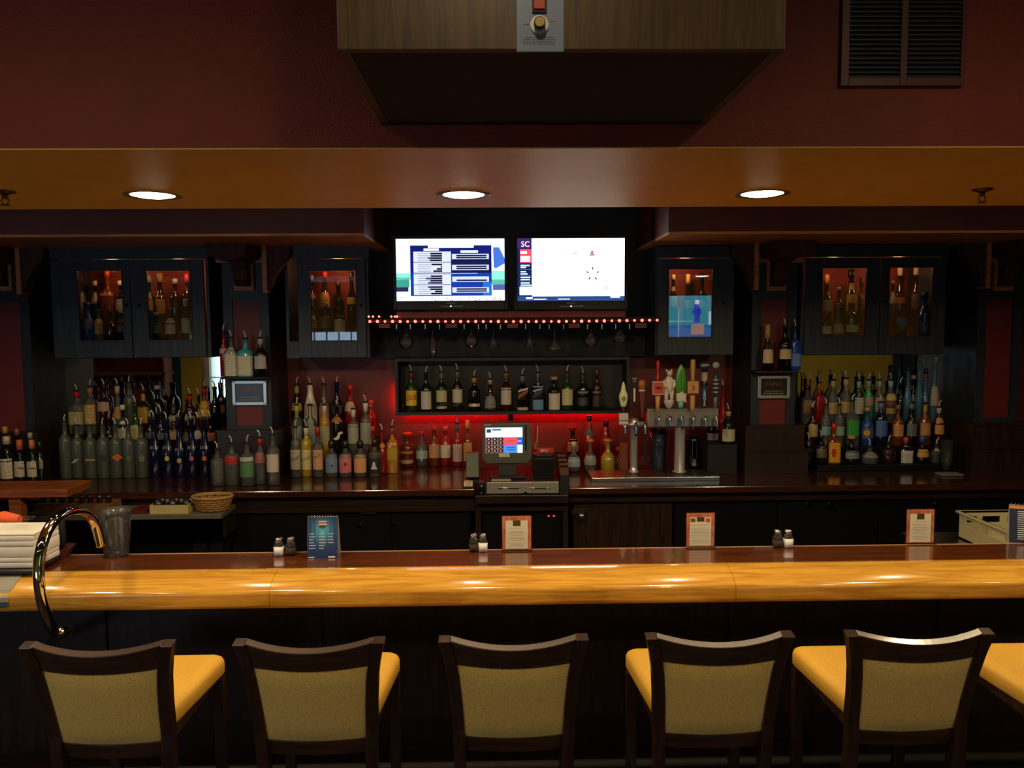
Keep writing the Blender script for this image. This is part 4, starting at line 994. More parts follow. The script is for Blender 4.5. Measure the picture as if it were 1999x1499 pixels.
# ------------------------------------------------------------------ stepped bottle displays in the mirror bays
def steps(px0, px1, rows, label):
    """rows: (y front, y back, z top)"""
    x0, x1 = X(px0, 5.7), X(px1, 5.7); t = thing('bottle_steps', ((x0+x1)/2, 5.8, ZB), label, 'shelf', 'stepped bottle displays')
    for y0, y1, z in rows: MB(M_black).box(x0, x1, y0+.001, y1, ZB+.001, z).build('step', t, bevel=.003)
    return t
steps(108, 440, ((5.69, 5.815, 1.10), (5.815, 5.98, 1.27)), 'black stepped display carrying bottles before the left mirror')
steps(1582, 1850, ((5.55, 5.69, 1.045), (5.69, 5.815, 1.15), (5.815, 5.98, 1.30)), 'black stepped display carrying bottles before the right mirror')
steps(564, 735, ((5.72, 5.86, 1.09), (5.86, 6.02, 1.22)), 'black stepped display carrying bottles before the red wall')
# ------------------------------------------------------------------ bottles
GL = {'clear': glass('bottle_clear', '#e8eceb', .08), 'frost': glass('bottle_frosted', '#b4bab0', .38, .3, '#737a70'), 'green': mat('bottle_green', '#1c3a1c', .14, coat=.6, coatr=.12),
      'dkgreen': mat('bottle_dark_green', '#0f1c10', .14, coat=.6, coatr=.12), 'brown': mat('bottle_brown', '#2c1508', .14, coat=.6, coatr=.12), 'amber': mat('bottle_amber_liquor', '#6a2f0c', .14, coat=.6, coatr=.12),
      'black': mat('bottle_black', '#0b0a0c', .14, coat=.6, coatr=.12), 'blue': mat('bottle_blue', '#1d3f86', .14, coat=.6, coatr=.12), 'dkblue': mat('bottle_cobalt', '#0a1030', .14, coat=.6, coatr=.12),
      'red': mat('bottle_red', '#8c1a16', .14, coat=.6, coatr=.12), 'white': mat('bottle_white', '#dcd6c6', .25), 'teal': mat('bottle_teal', '#3f98a6', .14, coat=.6, coatr=.12), 'yellow': mat('bottle_yellow', '#a08a2c', .14, coat=.6, coatr=.12),
      'lime': mat('bottle_bright_green', '#2f9a3f', .14, coat=.6, coatr=.12), 'purple': mat('bottle_plum', '#2a1018', .14, coat=.6, coatr=.12), 'ice': glass('bottle_ice_blue', '#9fc8dc', .3, .05, '#6fa6c4'), 'gold': mat('bottle_gold_liquor', '#a8741e', .14, coat=.6, coatr=.12)}
PROF = {
 'std': [(.9, 0), (1, .015), (1, .56), (.93, .62), (.6, .70), (.40, .76), (.35, .80), (.33, .965), (.40, .97), (.40, 1)],
 'wine': [(.9, 0), (1, .015), (1, .56), (.92, .63), (.55, .71), (.41, .76), (.38, .965), (.43, .97), (.43, 1)],
 'vodka': [(.9, 0), (1, .015), (1, .66), (.9, .72), (.5, .77), (.36, .80), (.34, .965), (.4, .97), (.4, 1)],
 'tall': [(.9, 0), (1, .015), (1, .42), (.85, .50), (.55, .62), (.42, .75), (.36, .97), (.4, .975), (.4, 1)],
 'cone': [(.85, 0), (1, .02), (1, .52), (.92, .60), (.6, .74), (.42, .85), (.36, 1)],
 'champ': [(.9, 0), (1, .015), (1, .46), (.85, .56), (.5, .70), (.38, .80), (.36, .97), (.42, .975), (.42, 1)],
 'squat': [(.88, 0), (1, .04), (1, .40), (.93, .50), (.6, .62), (.32, .70), (.28, .95), (.34, .96), (.34, 1)],
 'short': [(.9, 0), (1, .02), (1, .62), (.9, .69), (.45, .76), (.38, .8), (.36, .96), (.42, .97), (.42, 1)],
 'square': [(.95, 0, 6), (1, .015, 6), (1, .62, 6), (.92, .67, 5), (.5, .73, 2.4), (.34, .77, 2), (.32, .965, 2), (.38, .97, 2), (.38, 1, 2)],
 'bell': [(.8, 0), (1, .05), (.98, .2), (.8, .38), (.5, .52), (.33, .62), (.28, .95), (.34, .96), (.34, 1)],
}
M_spout = mat('pourer_satin_metal', '#d4d4d0', .22, .35)
def rad_at(pr, f):
    for a, b in zip(pr[:-1], pr[1:]):
        if a[1] <= f <= b[1] and b[1] > a[1]: return a[0]+(b[0]-a[0])*(f-a[1])/(b[1]-a[1])
    return pr[-1][0]
NB = 0
def bottle(px, top, w, style, gl, cap, labs, desc, Y, z0, group, extra=(), kind='bottle'):
    global NB; NB += 1
    z0 += .0006
    pym = top+50; x = X(px, Y, pym); s = (P(px+1, pym, Y)-P(px, pym, Y)).x; r = w*s/2; Htot = P(px, top, Y).z-z0
    caph = 0.; cparts = []
    t = thing('liquor_bottle', (x, Y, z0), desc, 'bottle', group)
    pr = PROF[style]; nr = pr[-1][0]*r
    cs = cap.split(':')
    if cs[0] in ('p', 'ps'): caph = .058
    elif cs[0] == 'c': caph = float(cs[2])*s*.55 if len(cs) > 2 else .02
    elif cs[0] == 'b': caph = .03
    elif cs[0] == 'k': caph = .022
    hg = Htot-caph
    sq = style == 'square'
    MB(GL[gl]).lathe([(a[0]*r, a[1]*hg)+((a[2],) if len(a) > 2 else ()) for a in pr], 0, 0, 0, seg=20).build('glass_body', t, local=True)
    if gl == 'clear' and style in ('std', 'vodka', 'tall', 'square'):
        rr = random.Random(NB); fl = rr.uniform(.25, .5)
        MB(mat('clear_spirit', '#9aa19c', .1)).lathe([(.0, .012), (r*.9, .013), (r*.9, hg*.02), (r*.9, hg*fl*.02+.012)], 0, 0, 0, seg=16).build('thick_base', t, local=True)
    # closure
    if cs[0] == 'p':
        MB(M_blackm).lathe([(nr*1.02, hg-.004), (nr*1.1, hg), (nr*1.1, hg+.006), (nr*.7, hg+.01)], 0, 0, 0, seg=12).build('pourer_collar', t, local=True)
        d = -1 if NB % 3 else 1
        MB(M_spout).tube([(0, 0, hg+.008), (0, 0, hg+.026), (d*.003, -.003, hg+.04), (d*.013, -.008, hg+.056)], [.0062, .0052, .0045, .0035], seg=8).build('pourer_spout', t, local=True)
    elif cs[0] == 'c':
        MB(paint(cs[1], .35)).lathe([(nr*1.1, hg-float(cs[2] if len(cs) > 2 else 12)*s*.45), (nr*1.16, hg), (nr*1.14, hg+caph*.9), (nr*.9, hg+caph)], 0, 0, 0, seg=14).build('cap', t, local=True)
    elif cs[0] == 'b':
        MB(paint(cs[1], .5)).lathe([(nr*.9, hg-.002), (nr*1.5, hg+.008), (nr*1.9, hg+.018), (nr*1.4, hg+.028), (0, hg+.031)], 0, 0, 0, seg=14).build('stopper', t, local=True)
    elif cs[0] == 'k':
        MB(paint('#b98a58', .8)).lathe([(nr*.95, hg-.002), (nr*1.35, hg+.002), (nr*1.35, hg+.018), (nr*1.2, hg+.022)], 0, 0, 0, seg=14).build('cork', t, local=True)
    if len(cs) > 1 and cs[0] == 'p':
        MB(paint(cs[1], .4)).lathe([(rad_at(pr, .84)*r*1.05, hg*.84), (nr*1.04, hg*.93), (nr*1.06, hg-.003)], 0, 0, 0, seg=14).build('neck_sleeve', t, local=True)
    # labels
    for lb in labs:
        y0, y1, col = lb[:3]; ink = lb[3] if len(lb) > 3 else '#3a2c22'; full = lb[4] if len(lb) > 4 else 64
        za, zb = P(px, y1, Y-r).z-z0, P(px, y0, Y-r).z-z0
        za = max(za, .004); zb = min(zb, hg*.97)
        if zb <= za: continue
        m = MB(labelmat(col, ink)); n = 10; ring = []; rows_ = 4
        for j in range(rows_+1):
            z = za+(zb-za)*j/rows_; f = z/hg; rr_ = rad_at(pr, f)*r+.0009
            for i in range(n+1):
                a = math.radians(-90-full+2*full*i/n); c, d = math.cos(a), math.sin(a); q = rr_
                if sq and f < .66: q = rr_/((abs(c)**6+abs(d)**6)**(1/6))
                ring.append((q*c, q*d, z)); m.U[len(ring)-1] = (i/n, j/rows_)
        fs = [(j*(n+1)+i, j*(n+1)+i+1, (j+1)*(n+1)+i+1, (j+1)*(n+1)+i) for j in range(rows_) for i in range(n)]
        m.add(ring, fs, True); m.build('paper_label', t, local=True)
    for e in extra:
        k = e[0]; ex, ey, ew, eh, col = e[1:6]; yy = -r-.0022; c = P(ex, ey, Y-r); cx, cz = c.x-x, c.z-z0; hw, hh = ew*s/2, eh*s/2
        m = MB(paint(col, .5))
        if k == 'dot': m.prism([(cx+hw*math.cos(a), cz+hh*math.sin(a)) for a in [2*math.pi*i/14 for i in range(14)]], yy, yy+.0018)
        elif k == 'diamond': m.prism([(cx-hw, cz), (cx, cz-hh), (cx+hw, cz), (cx, cz+hh)], yy, yy+.0018)
        elif k == 'bell': m.prism([(cx-hw, cz-hh), (cx+hw, cz-hh), (cx+hw*.45, cz), (cx+hw*.3, cz+hh), (cx-hw*.3, cz+hh), (cx-hw*.45, cz)], yy, yy+.0018)
        elif k == 'slash': m.prism([(cx-hw, cz-hh), (cx+hw, cz+hh*.3), (cx+hw, cz+hh), (cx-hw, cz-hh*.3)], yy, yy+.0018)
        elif k == 'swoosh': m.prism([(cx-hw, cz-hh*.6), (cx-hw*.4, cz-hh), (cx+hw*.2, cz-hh*.6), (cx+hw*.5, cz+hh*.4), (cx+hw, cz+hh*.6), (cx+hw*.8, cz+hh), (cx+hw*.1, cz+hh*.8), (cx-hw*.2, cz), (cx-hw*.5, cz-hh*.3)], yy, yy+.0018)
        elif k == 'box': m.prism([(cx-hw, cz-hh), (cx+hw, cz-hh), (cx+hw, cz+hh), (cx-hw, cz+hh)], yy, yy+.0018)
        elif k == 'text': put_text(m, e[6], 2*hh, cx, yy, cz, ew*s/max(.001, text_w(e[6], 2*hh)), e[7] if len(e) > 7 else 0.)
        m.build('lettering' if k == 'text' else 'label_emblem', t, local=True)
    return t
def text_w(body, size):
    v = text_geo(body, size)[0]; return max(p.x for p in v)-min(p.x for p in v)
def row(group, where, Y, z0, items):
    placed = []
    for it in sorted(items, key=lambda q: q[0]):
        px, top, w, style, gl, cap, labs, desc = it[:8]; ex = it[8] if len(it) > 8 else (); s_ = Y/F
        def clear(yy, w): return min([math.hypot((px-a)*s_, yy-b)-(w+c)/2*s_ for a, b, c in placed] or [1.])
        cand = [Y+d for d in (0, .02, -.02, .035, -.03, .045, .055)]     # neighbours that would touch stand apart in depth
        yy = next((c for c in cand if clear(c, w) > .001), None)
        if yy is None:
            yy = max(cand, key=lambda c: clear(c, w)); w = max(w*.68, w+2*(clear(yy, w)-.0012)/s_)
        placed.append((px, yy, w))
        bottle(px, top, w, style, gl, cap, labs, (desc+' '+where).strip(), yy, z0, group, ex)
CR, WH, YE, OR, PK = '#d3c9a4', '#d8d6cd', '#d8b23c', '#d9772e', '#c98a8a'
# far-left wine bottles on the counter
row('wine bottles at the far left of the back counter', 'at the far left', 5.46, ZB, [
 (12, 832, 20, 'wine', 'black', 'c:#a8813c:14', (), 'dark wine bottle with tan capsule behind its neighbours'),
 (35, 836, 20, 'wine', 'black', 'c:#7a4a2c:14', (), 'dark wine bottle with brown capsule behind its neighbours'),
 (61, 844, 18, 'wine', 'black', 'c:#8f8f8a:12', (), 'dark wine bottle with silver capsule behind its neighbours'),
 (79, 862, 15, 'wine', 'dkgreen', 'c:#26301c:12', ((898, 915, '#a8ac94'),), 'wine bottle with pale green label, last')])
row('wine bottles at the far left of the back counter', 'in the front row at far left', 5.34, ZB, [
 (15, 851, 27, 'wine', 'black', 'c:#b7a282:16', ((896, 935, '#cdc3a8'),), 'wine bottle with large cream label and pale capsule'),
 (40, 858, 23, 'wine', 'black', 'c:#b5563a:20', ((901, 931, '#c9c0aa'), ), 'wine bottle with split white label and orange-red capsule', (('box', 40, 913.5, 12, 1.6, '#4a3a2a'),)),
 (64, 858, 21, 'wine', 'dkgreen', 'c:#c06a36:18', ((901, 931, '#c9c0aa'),), 'wine bottle with narrow white label and orange capsule', (('box', 62, 914, 12, 1.6, '#4a3a2a'),))])
# left mirror bay
G = 'bottles before the left mirror'
row(G, 'before the left mirror', 5.88, 1.27, [
 (151, 748, 27, 'square', 'clear', 'p:#a82018', ((804, 829, '#b0a468'),), 'clear square bottle with red neck sleeve, back row left'),
 (177, 740, 25, 'vodka', 'clear', 'p:#a86a34', ((790, 828, '#c9a860'),), 'bottle with tan neck sleeve and mottled yellow label'),
 (204, 738, 26, 'short', 'purple', 'p', ((785, 803, '#b98f80'),), 'plum bottle with round pink label'),
 (230, 737, 26, 'bell', 'clear', 'p:#c0ac8c', ((795, 818, '#b98a4c'),), 'clear bell-shaped bottle with brown horseshoe label'),
 (253, 732, 22, 'vodka', 'frost', 'p', ((766, 776, '#4a4f52'),), 'tall frosted grey bottle in the back row'),
 (281, 748, 23, 'square', 'brown', 'p', ((769, 783, '#c98a1c'), (795, 826, '#b8902c')), 'brown square bottle with two golden labels'),
 (309, 752, 26, 'short', 'black', 'c:#8a8f92:8', (), 'round black bottle with silver top'),
 (340, 775, 28, 'squat', 'clear', 'p', ((800, 822, '#a9a690'),), 'squat clear bottle with grey label'),
 (372, 756, 22, 'std', 'purple', 'p:#b01818', ((812, 830, '#8f8678'),), 'dark bottle with bright red neck'),
 (389, 757, 14, 'std', 'brown', 'p', ((804, 814, '#c9c2b4'),), 'slim brown bottle with small white label'),
 (400, 741, 22, 'std', 'amber', 'p:#a01418', ((783, 818, '#c9911c'),), 'amber bottle with round golden label and red ring'),
 (420, 742, 20, 'wine', 'black', 'p', (), 'black bottle against the window reflection'),
 (432, 745, 22, 'wine', 'black', 'p', ((790, 806, '#7a4a2c'), (777, 782, '#c9b48c')), 'black bottle with brown oval label beside the pillar')])
row(G, 'in the middle row before the left mirror', 5.752, 1.10, [
 (214, 802, 22, 'std', 'purple', 'p', (), 'plain plum bottle'),
 (241, 790, 21, 'std', 'black', 'c:#c9c4ae:10', ((822, 829, '#c9c6b8'), (836, 856, '#c4c1b0')), 'dark bottle with white crest label'),
 (265, 772, 23, 'wine', 'green', 'p', ((830, 858, '#c4bd7c'),), 'green bottle with cream crest label'),
 (294, 800, 20, 'short', 'black', 'p', ((844, 856, '#5a6068'),), 'black bottle with dull grey label'),
 (315, 790, 22, 'short', 'black', 'p', ((845, 858, '#6a6f78'),), 'black bottle with smoky oval label'),
 (340, 800, 22, 'std', 'brown', 'c:#2a1a14:10', ((812, 822, '#b9a88c'), (840, 858, '#c9b078')), 'brown bottle with cream label'),
 (364, 808, 20, 'squat', 'brown', 'p', ((845, 860, '#7a6230'),), 'brown bottle with round bronze label'),
 (387, 803, 20, 'std', 'brown', 'p', ((841, 857, '#c4c0bc'),), 'brown bottle with white square label'),
 (411, 800, 23, 'square', 'black', 'p', ((841, 860, '#b05a26'),), 'dark square bottle with orange label')])
row(G, 'in the front row before the left mirror', 5.6, ZB, [
 (127, 808, 23, 'vodka', 'frost', 'p', (), 'grey frosted bottle standing slightly apart'),
 (151, 815, 24.5, 'vodka', 'frost', 'p', (), 'frosted bottle with white swirl print', (('swoosh', 146, 900, 16, 8, '#b8b8a8'),)),
 (176, 815, 24.5, 'vodka', 'frost', 'p', (), 'frosted bottle with pale yellow print', (('box', 176, 898, 18, 4, '#a08c58'),)),
 (201, 815, 24.5, 'vodka', 'frost', 'p', (), 'frosted bottle with dark blue print', (('dot', 201, 893, 14, 12, '#30383c'),)),
 (226, 815, 24.5, 'vodka', 'frost', 'p', (), 'frosted bottle with orange fruit print', (('diamond', 229, 893, 22, 16, '#c8641e'),)),
 (251, 815, 24.5, 'vodka', 'frost', 'p', (), 'frosted bottle with green leaf print', (('diamond', 251, 895, 12, 14, '#5c6a48'),)),
 (276, 815, 24.5, 'vodka', 'frost', 'p', (), 'frosted bottle with faint grey print', (('dot', 277, 895, 12, 14, '#6c6f60'),))]
 + [(x, 800+k % 2*3, 24, 'tall', 'dkblue', 'p', (), d, (('text', x, 874+(k == 2)*4, 17, 8, '#8f98a8', 'SKYY'),)+((('dot', x, 895+(k == 2)*4, 9, 10, c),) if c else ())) for k, (x, c, d) in enumerate((
   (301, None, 'cobalt bottle without fruit print, first of five'), (326, '#c8b04a', 'cobalt bottle with small lemon print'), (350, '#b8a04a', 'cobalt bottle with pale citrus disc'), (374, '#b05a5a', 'cobalt bottle with pink fruit print'), (399, '#d86a22', 'cobalt bottle with orange flame print')))])
# left pillar shelf
z = SH['L']
row('bottles on the left pillar shelf', 'on the left pillar shelf', YP-.045, z, [(437, 631, 16, 'std', 'red', 'p', ((680, 690, '#c9a8a0'),), 'red-brown bottle half hidden at the left')])
row('bottles on the left pillar shelf', 'on the left pillar shelf', YP-.09, z, [
 (452, 643, 24, 'square', 'clear', 'p', ((678, 734, '#c2c1b4', '#9a9a90'),), 'square bottle with full white label'),
 (480, 645, 29, 'square', 'teal', 'p', ((683, 733, '#c4c3a8', '#98968a'),), 'teal square bottle with white label'),
 (509, 644, 25, 'std', 'black', 'p:#a9adb0', ((695, 720, '#b4b4ae'),), 'black bottle with white label and silver neck')])
# clear bottles in front of the left pillar
row('clear bottles standing before the left pillar', 'before the left pillar', 5.29, ZB, [
 (425, 860, 27, 'vodka', 'clear', 'p', (), 'empty clear bottle with bright rim'),
 (453, 849, 29, 'vodka', 'frost', 'p', ((892, 907, '#a8261c', '#7a1a14'),), 'frosted bottle with red band'),
 (483, 848, 29, 'vodka', 'clear', 'p', ((893, 901, '#b9c4b4'), (903, 932, '#2f6a3c', '#8fae8c')), 'clear bottle with green label'),
 (508, 838, 23, 'std', 'clear', 'p:#a8221c', ((884, 904, '#7a2a30', '#c9a0a0'),), 'clear bottle with red neck and red print'),
 (533, 832, 25, 'vodka', 'clear', 'p', ((887, 922, '#c4c0b4', '#8a8478'),), 'clear bottle with white label, first from the red wall')])
# left red bay
G = 'bottles before the red wall left of the register'
row(G, 'in the back row before the red wall', 5.94, 1.22, [
 (580, 735, 22, 'wine', 'black', 'p', ((754, 768, '#c9a83c'), (787, 802, '#b8a444')), 'black bottle with yellow neck and body labels'),
 (606, 735, 26, 'cone', 'white', 'p', ((788, 812, '#c9b4a0', '#8a5a40'),), 'white coconut-rum style bottle', (('text', 608, 792, 20, 5, '#3a2a24', 'MALIBU'),)),
 (633, 735, 21, 'std', 'clear', 'p', ((788, 822, '#b98a6a'),), 'clear bottle with tan-pink label'),
 (658, 733, 24, 'wine', 'dkblue', 'p', ((792, 808, '#3a3f58'),), 'midnight-blue bottle with dim label'),
 (684, 750, 23, 'std', 'red', 'c:#c8241c:12', ((785, 803, '#cdb89c'),), 'red bottle with bright red cap'),
 (724, 780, 19, 'std', 'red', 'c:#d0423c:10', ((786, 794, '#d8b0a8'),), 'small red bottle with pink label')])
row(G, 'in the middle row before the red wall', 5.79, 1.09, [
 (580, 775, 21, 'vodka', 'clear', 'p:#b8a43c', ((806, 816, '#8a8048'), (832, 868, '#6f7a74', '#a8aca0')), 'clear bottle with yellow neck band'),
 (606, 775, 22, 'vodka', 'clear', 'p', ((832, 868, '#78847a', '#a8b0a4'),), 'clear bottle before the white one'),
 (634, 775, 21, 'vodka', 'gold', 'p:#c4bcb0', ((806, 820, '#b09a58'), (832, 868, '#8a9068', '#b4b48c')), 'pale gold bottle with white neck'),
 (658, 776, 24, 'vodka', 'black', 'p', ((814, 824, '#b07a3c'),), 'black bottle with white swoosh', (('swoosh', 660, 851, 20, 18, '#c9c6b4'),)),
 (690, 783, 22, 'vodka', 'clear', 'p:#c9c6c0', ((828, 866, '#8d8f80', '#b4b4a4'),), 'clear bottle with white neck, left of two'),
 (714, 770, 22, 'vodka', 'clear', 'p:#c9c6c0', ((826, 866, '#85887c', '#b0b2a4'),), 'clear bottle with white neck, right of two')])
row(G, 'in the front row before the red wall', 5.55, ZB, [
 (577, 818, 21, 'vodka', 'clear', 'p', ((878, 917, '#bdb596', '#2c2a26'),), 'bottle with cream and black slanted label', (('text', 577, 895, 16, 9, '#33302c', 'Stoli', .5),)),
 (598, 818, 22, 'vodka', 'yellow', 'p:#c9c08c', ((878, 917, '#cfc68e', '#7a7040'),), 'yellow-green bottle with cream slanted label', (('text', 598, 895, 16, 9, '#6a6238', 'Stoli', .5),)),
 (621, 833, 21, 'vodka', 'clear', 'c:#a01c1c:16', ((878, 917, '#c9a07c', '#a8341c'),), 'bottle with orange fruit label and red cap', (('text', 619, 890, 15, 8, '#4a4a3c', 'Stoli', .5),)),
 (648, 860, 25, 'short', 'clear', 'c:#14100f:14', ((888, 923, '#6f88a4', '#41566e'),), 'stubby bottle with blue label and black cap', (('dot', 648, 909, 5, 5, '#2f4258'),)),
 (675, 860, 26, 'short', 'clear', 'c:#14100f:14', ((888, 923, '#c9727c', '#8a3a44'),), 'stubby bottle with pink label and black cap', (('dot', 674, 906, 6, 7, '#8a1c24'),)),
 (704, 860, 26, 'short', 'clear', 'c:#14100f:14', ((888, 923, '#d39a68', '#a06a3c'),), 'stubby bottle with peach label and black cap'),
 (732, 857, 25, 'short', 'clear', 'c:#14100f:14', ((889, 925, '#16151c', '#2a2a34'),), 'stubby bottle with black label and white bell', (('bell', 730, 909, 13, 14, '#c4c0bc'),))])
row('bottles under the niche left of the register', 'under the niche', 5.665, ZB, [
 (728, 832, 16, 'std', 'amber', 'c:#a0581e:10', ((858, 868, '#a89a84'),), 'small amber bottle behind the black-label one'),
 (746, 826, 19, 'squat', 'red', 'p', ((866, 874, '#d88430'),), 'red bottle with orange ball emblem', (('dot', 746, 870, 10, 10, '#e08a34'),)),
 (766, 818, 21, 'square', 'gold', 'p:#8a4a30', ((874, 898, '#b8962c', '#5a4414'),), 'golden square bottle with yellow label')])
row('bottles under the niche left of the register', 'under the niche, left of the register', 5.93, ZB, [
 (795, 843, 26, 'short', 'amber', 'b:#c8412c', ((881, 886, '#c99a5c'), (898, 905, '#d8b888')), 'amber jug bottle with wide red stopper'),
 (824, 842, 24, 'std', 'clear', 'c:#a82a2a:6', ((880, 896, '#b4b4a8'),), 'clear bottle with pale teal diamond label', (('diamond', 823, 888, 13, 27, '#8fb8b4'),)),
 (848, 832, 22, 'std', 'amber', 'c:#c0302c:8', ((868, 894, '#c89468', '#8a5c3a'),), 'bottle with tan label and red cap'),
 (870, 832, 22, 'std', 'red', 'c:#d8504c:8', ((869, 894, '#d8ccbc', '#a8a49c'),), 'bottle with white label and red cap'),
 (893, 812, 20, 'std', 'red', 'p:#5a5a72', ((867, 901, '#c9b8b0', '#a8493c'),), 'red-lit bottle with white label and pourer'),
 (913, 820, 18, 'std', 'amber', 'c:#d89a58:16', ((864, 900, '#c89a5c', '#8a5c2c'),), 'orange bottle with tan label beside the terminal')])
# right of the register
G = 'tequila bottles right of the register'
row(G, 'right of the register', 5.9, ZB, [
 (1118, 832, 24, 'short', 'black', 'b:#8a1414', ((858, 882, '#b98a50'),), 'black bottle with round tan label'),
 (1150, 811, 26, 'cone', 'red', 'c:#3a0a0a:10', ((838, 852, '#1c1c20', '#8f98a0'),), 'red and black bottle, tallest of the back group'),
 (1183, 820, 24, 'cone', 'red', 'c:#1c1418:12', ((848, 862, '#7a1a1c'),), 'plum-red bottle with dark round stopper')])
row(G, 'right of the register', 5.66, ZB, [
 (1120, 862, 26, 'squat', 'clear', 'c:#c8b49c:10', ((893, 912, '#9fb4c0', '#6f8490'),), 'squat clear bottle, front left'),
 (1152, 856, 25, 'squat', 'clear', 'b:#c8743a', ((890, 908, '#8d9690', '#5c645c'),), 'squat clear bottle with orange cork ball'),
 (1187, 856, 29, 'squat', 'yellow', 'b:#c8743a', (), 'squat yellow bottle with orange cork ball'),
 (1207, 872, 18, 'squat', 'amber', 'b:#a83a2c', (), 'squat amber bottle tucked behind the yellow one')])
# whisky bottles in the niche
row('whisky bottles in the niche', 'in the niche', 5.88, ZN, [
 (803, 711, 22, 'wine', 'green', 'p:#6a2a20', ((762, 792, '#d8b22c', '#d8b22c', 70),), 'green bottle with yellow label and red letters', (('text', 804, 776, 18, 15, '#b02418', 'J&B'),)),
 (832, 714, 22, 'std', 'dkgreen', 'p', ((764, 799, '#c4c0b4', '#6a665c'),), 'dark bottle with plain white label'),
 (862, 712, 22, 'std', 'dkgreen', 'p:#6a6a60', ((762, 785, '#c0bd8a', '#6a6440'), (793, 798, '#b8a890')), 'green bottle with cut cream label, left of two', (('slash', 863, 790, 20, 9, '#1c1414'),)),
 (893, 709, 21, 'std', 'dkgreen', 'p:#6a6a60', ((760, 786, '#c6c0a4', '#6a6450'),), 'green bottle with cut cream label, right of two', (('slash', 894, 789, 19, 9, '#241a1a'),)),
 (926, 721, 23, 'std', 'black', 'p:#b8862c', ((788, 794, '#c9bd98'),), 'black bottle with gold collar', (('dot', 926, 790, 8, 5, '#d8cfae'),)),
 (957, 725, 25, 'bell', 'brown', 'p:#b89058', ((774, 800, '#7f7f7c', '#3a3a3a'),), 'squat brown bottle with silver label'),
 (988, 712, 22, 'std', 'brown', 'p:#8a5a2c', ((757, 790, '#c6bfb0', '#78705f'),), 'brown bottle with tall white label'),
 (1020, 718, 21, 'square', 'black', 'p:#7a7a7a', ((795, 801, '#b8ad94'),), 'square bottle with slanted red label', (('slash', 1021, 769, 19, 20, '#8f3830'), ('slash', 1021, 761, 19, 9, '#c9c4bc'))),
 (1050, 712, 21, 'square', 'dkblue', 'p:#5a6a7a', ((747, 756, '#7fa8c0'), (780, 800, '#5f8cb0', '#2c4a6a')), 'blue square bottle with slanted dark label', (('slash', 1050, 768, 19, 20, '#2a3038'), ('slash', 1050, 761, 19, 8, '#a8bcc8'))),
 (1082, 735, 24, 'short', 'dkgreen', 'k', ((768, 800, '#c9c2ae', '#8a8270'),), 'short bottle with cork and white label'),
 (1107, 712, 23, 'std', 'green', 'p:#3a4a2c', ((760, 791, '#c3be8e', '#7a7448'),), 'green bottle with cream label'),
 (1138, 715, 23, 'std', 'dkgreen', 'p:#3a4a48', ((764, 768, '#7f8a80'), (776, 792, '#38423c')), 'nearly black bottle with dim label'),
 (1165, 719, 19, 'std', 'brown', 'c:#5a2a1c:16', ((764, 768, '#7a6a50'), (772, 794, '#3a2a28')), 'brown bottle, last at the right end')])
# right of the taps
ZRI = Zz(868, 5.50, 1410)
o = thing('bottle_riser', (X(1410, 5.6), 5.62, ZB), 'low black box carrying bottles between the taps and right pillar', 'box')
MB(M_blackm).box(X(1382, 5.5), X(1441, 5.5), 5.49, 5.80, ZRI-.02, ZRI).build('top_board', o, bevel=.003)
MB(M_blackm).box(X(1382, 5.5)+.004, X(1441, 5.5)-.004, 5.494, 5.796, ZB+.0006, ZRI-.02).build('body', o)
row('bottles between the taps and the right pillar', 'beside the beer taps', 5.72, ZRI, [
 (1411, 740, 19, 'tall', 'red', 'p', (), 'tall glowing red bottle behind the tap handles'),
 (1390, 808, 24, 'short', 'black', 'c:#0c0c0c:8', ((846, 862, '#b9b6b0', '#6a665e'),), 'dark round bottle with white arc label')])
row('bottles between the taps and the right pillar', 'beside the beer taps', 5.55, ZRI, [
 (1421, 786, 27, 'std', 'dkgreen', 'p:#b89a58', ((838, 862, '#b8b288', '#6a643c'),), 'green bottle with cream label and gold neck')])
# right pillar shelf
z = SH['R']
row('bottles on the right pillar shelf', 'on the right pillar shelf', YP-.09, z, [
 (1498, 633, 22, 'champ', 'black', 'c:#b08a4c:28', ((682, 709, '#cdb184', '#8a6a3c'),), 'champagne-shaped bottle with gold foil'),
 (1532, 621, 25, 'std', 'black', 'p', ((682, 701, '#c4ae7c', '#7a6432'),), 'black bottle with cream band label')])
row('bottles on the right pillar shelf', 'on the right pillar shelf', YP-.05, z, [(1552, 623, 19, 'square', 'blue', 'p', ((690, 715, '#3a66a8', '#8fb0d8'),), 'blue cut-glass bottle at the right end')])
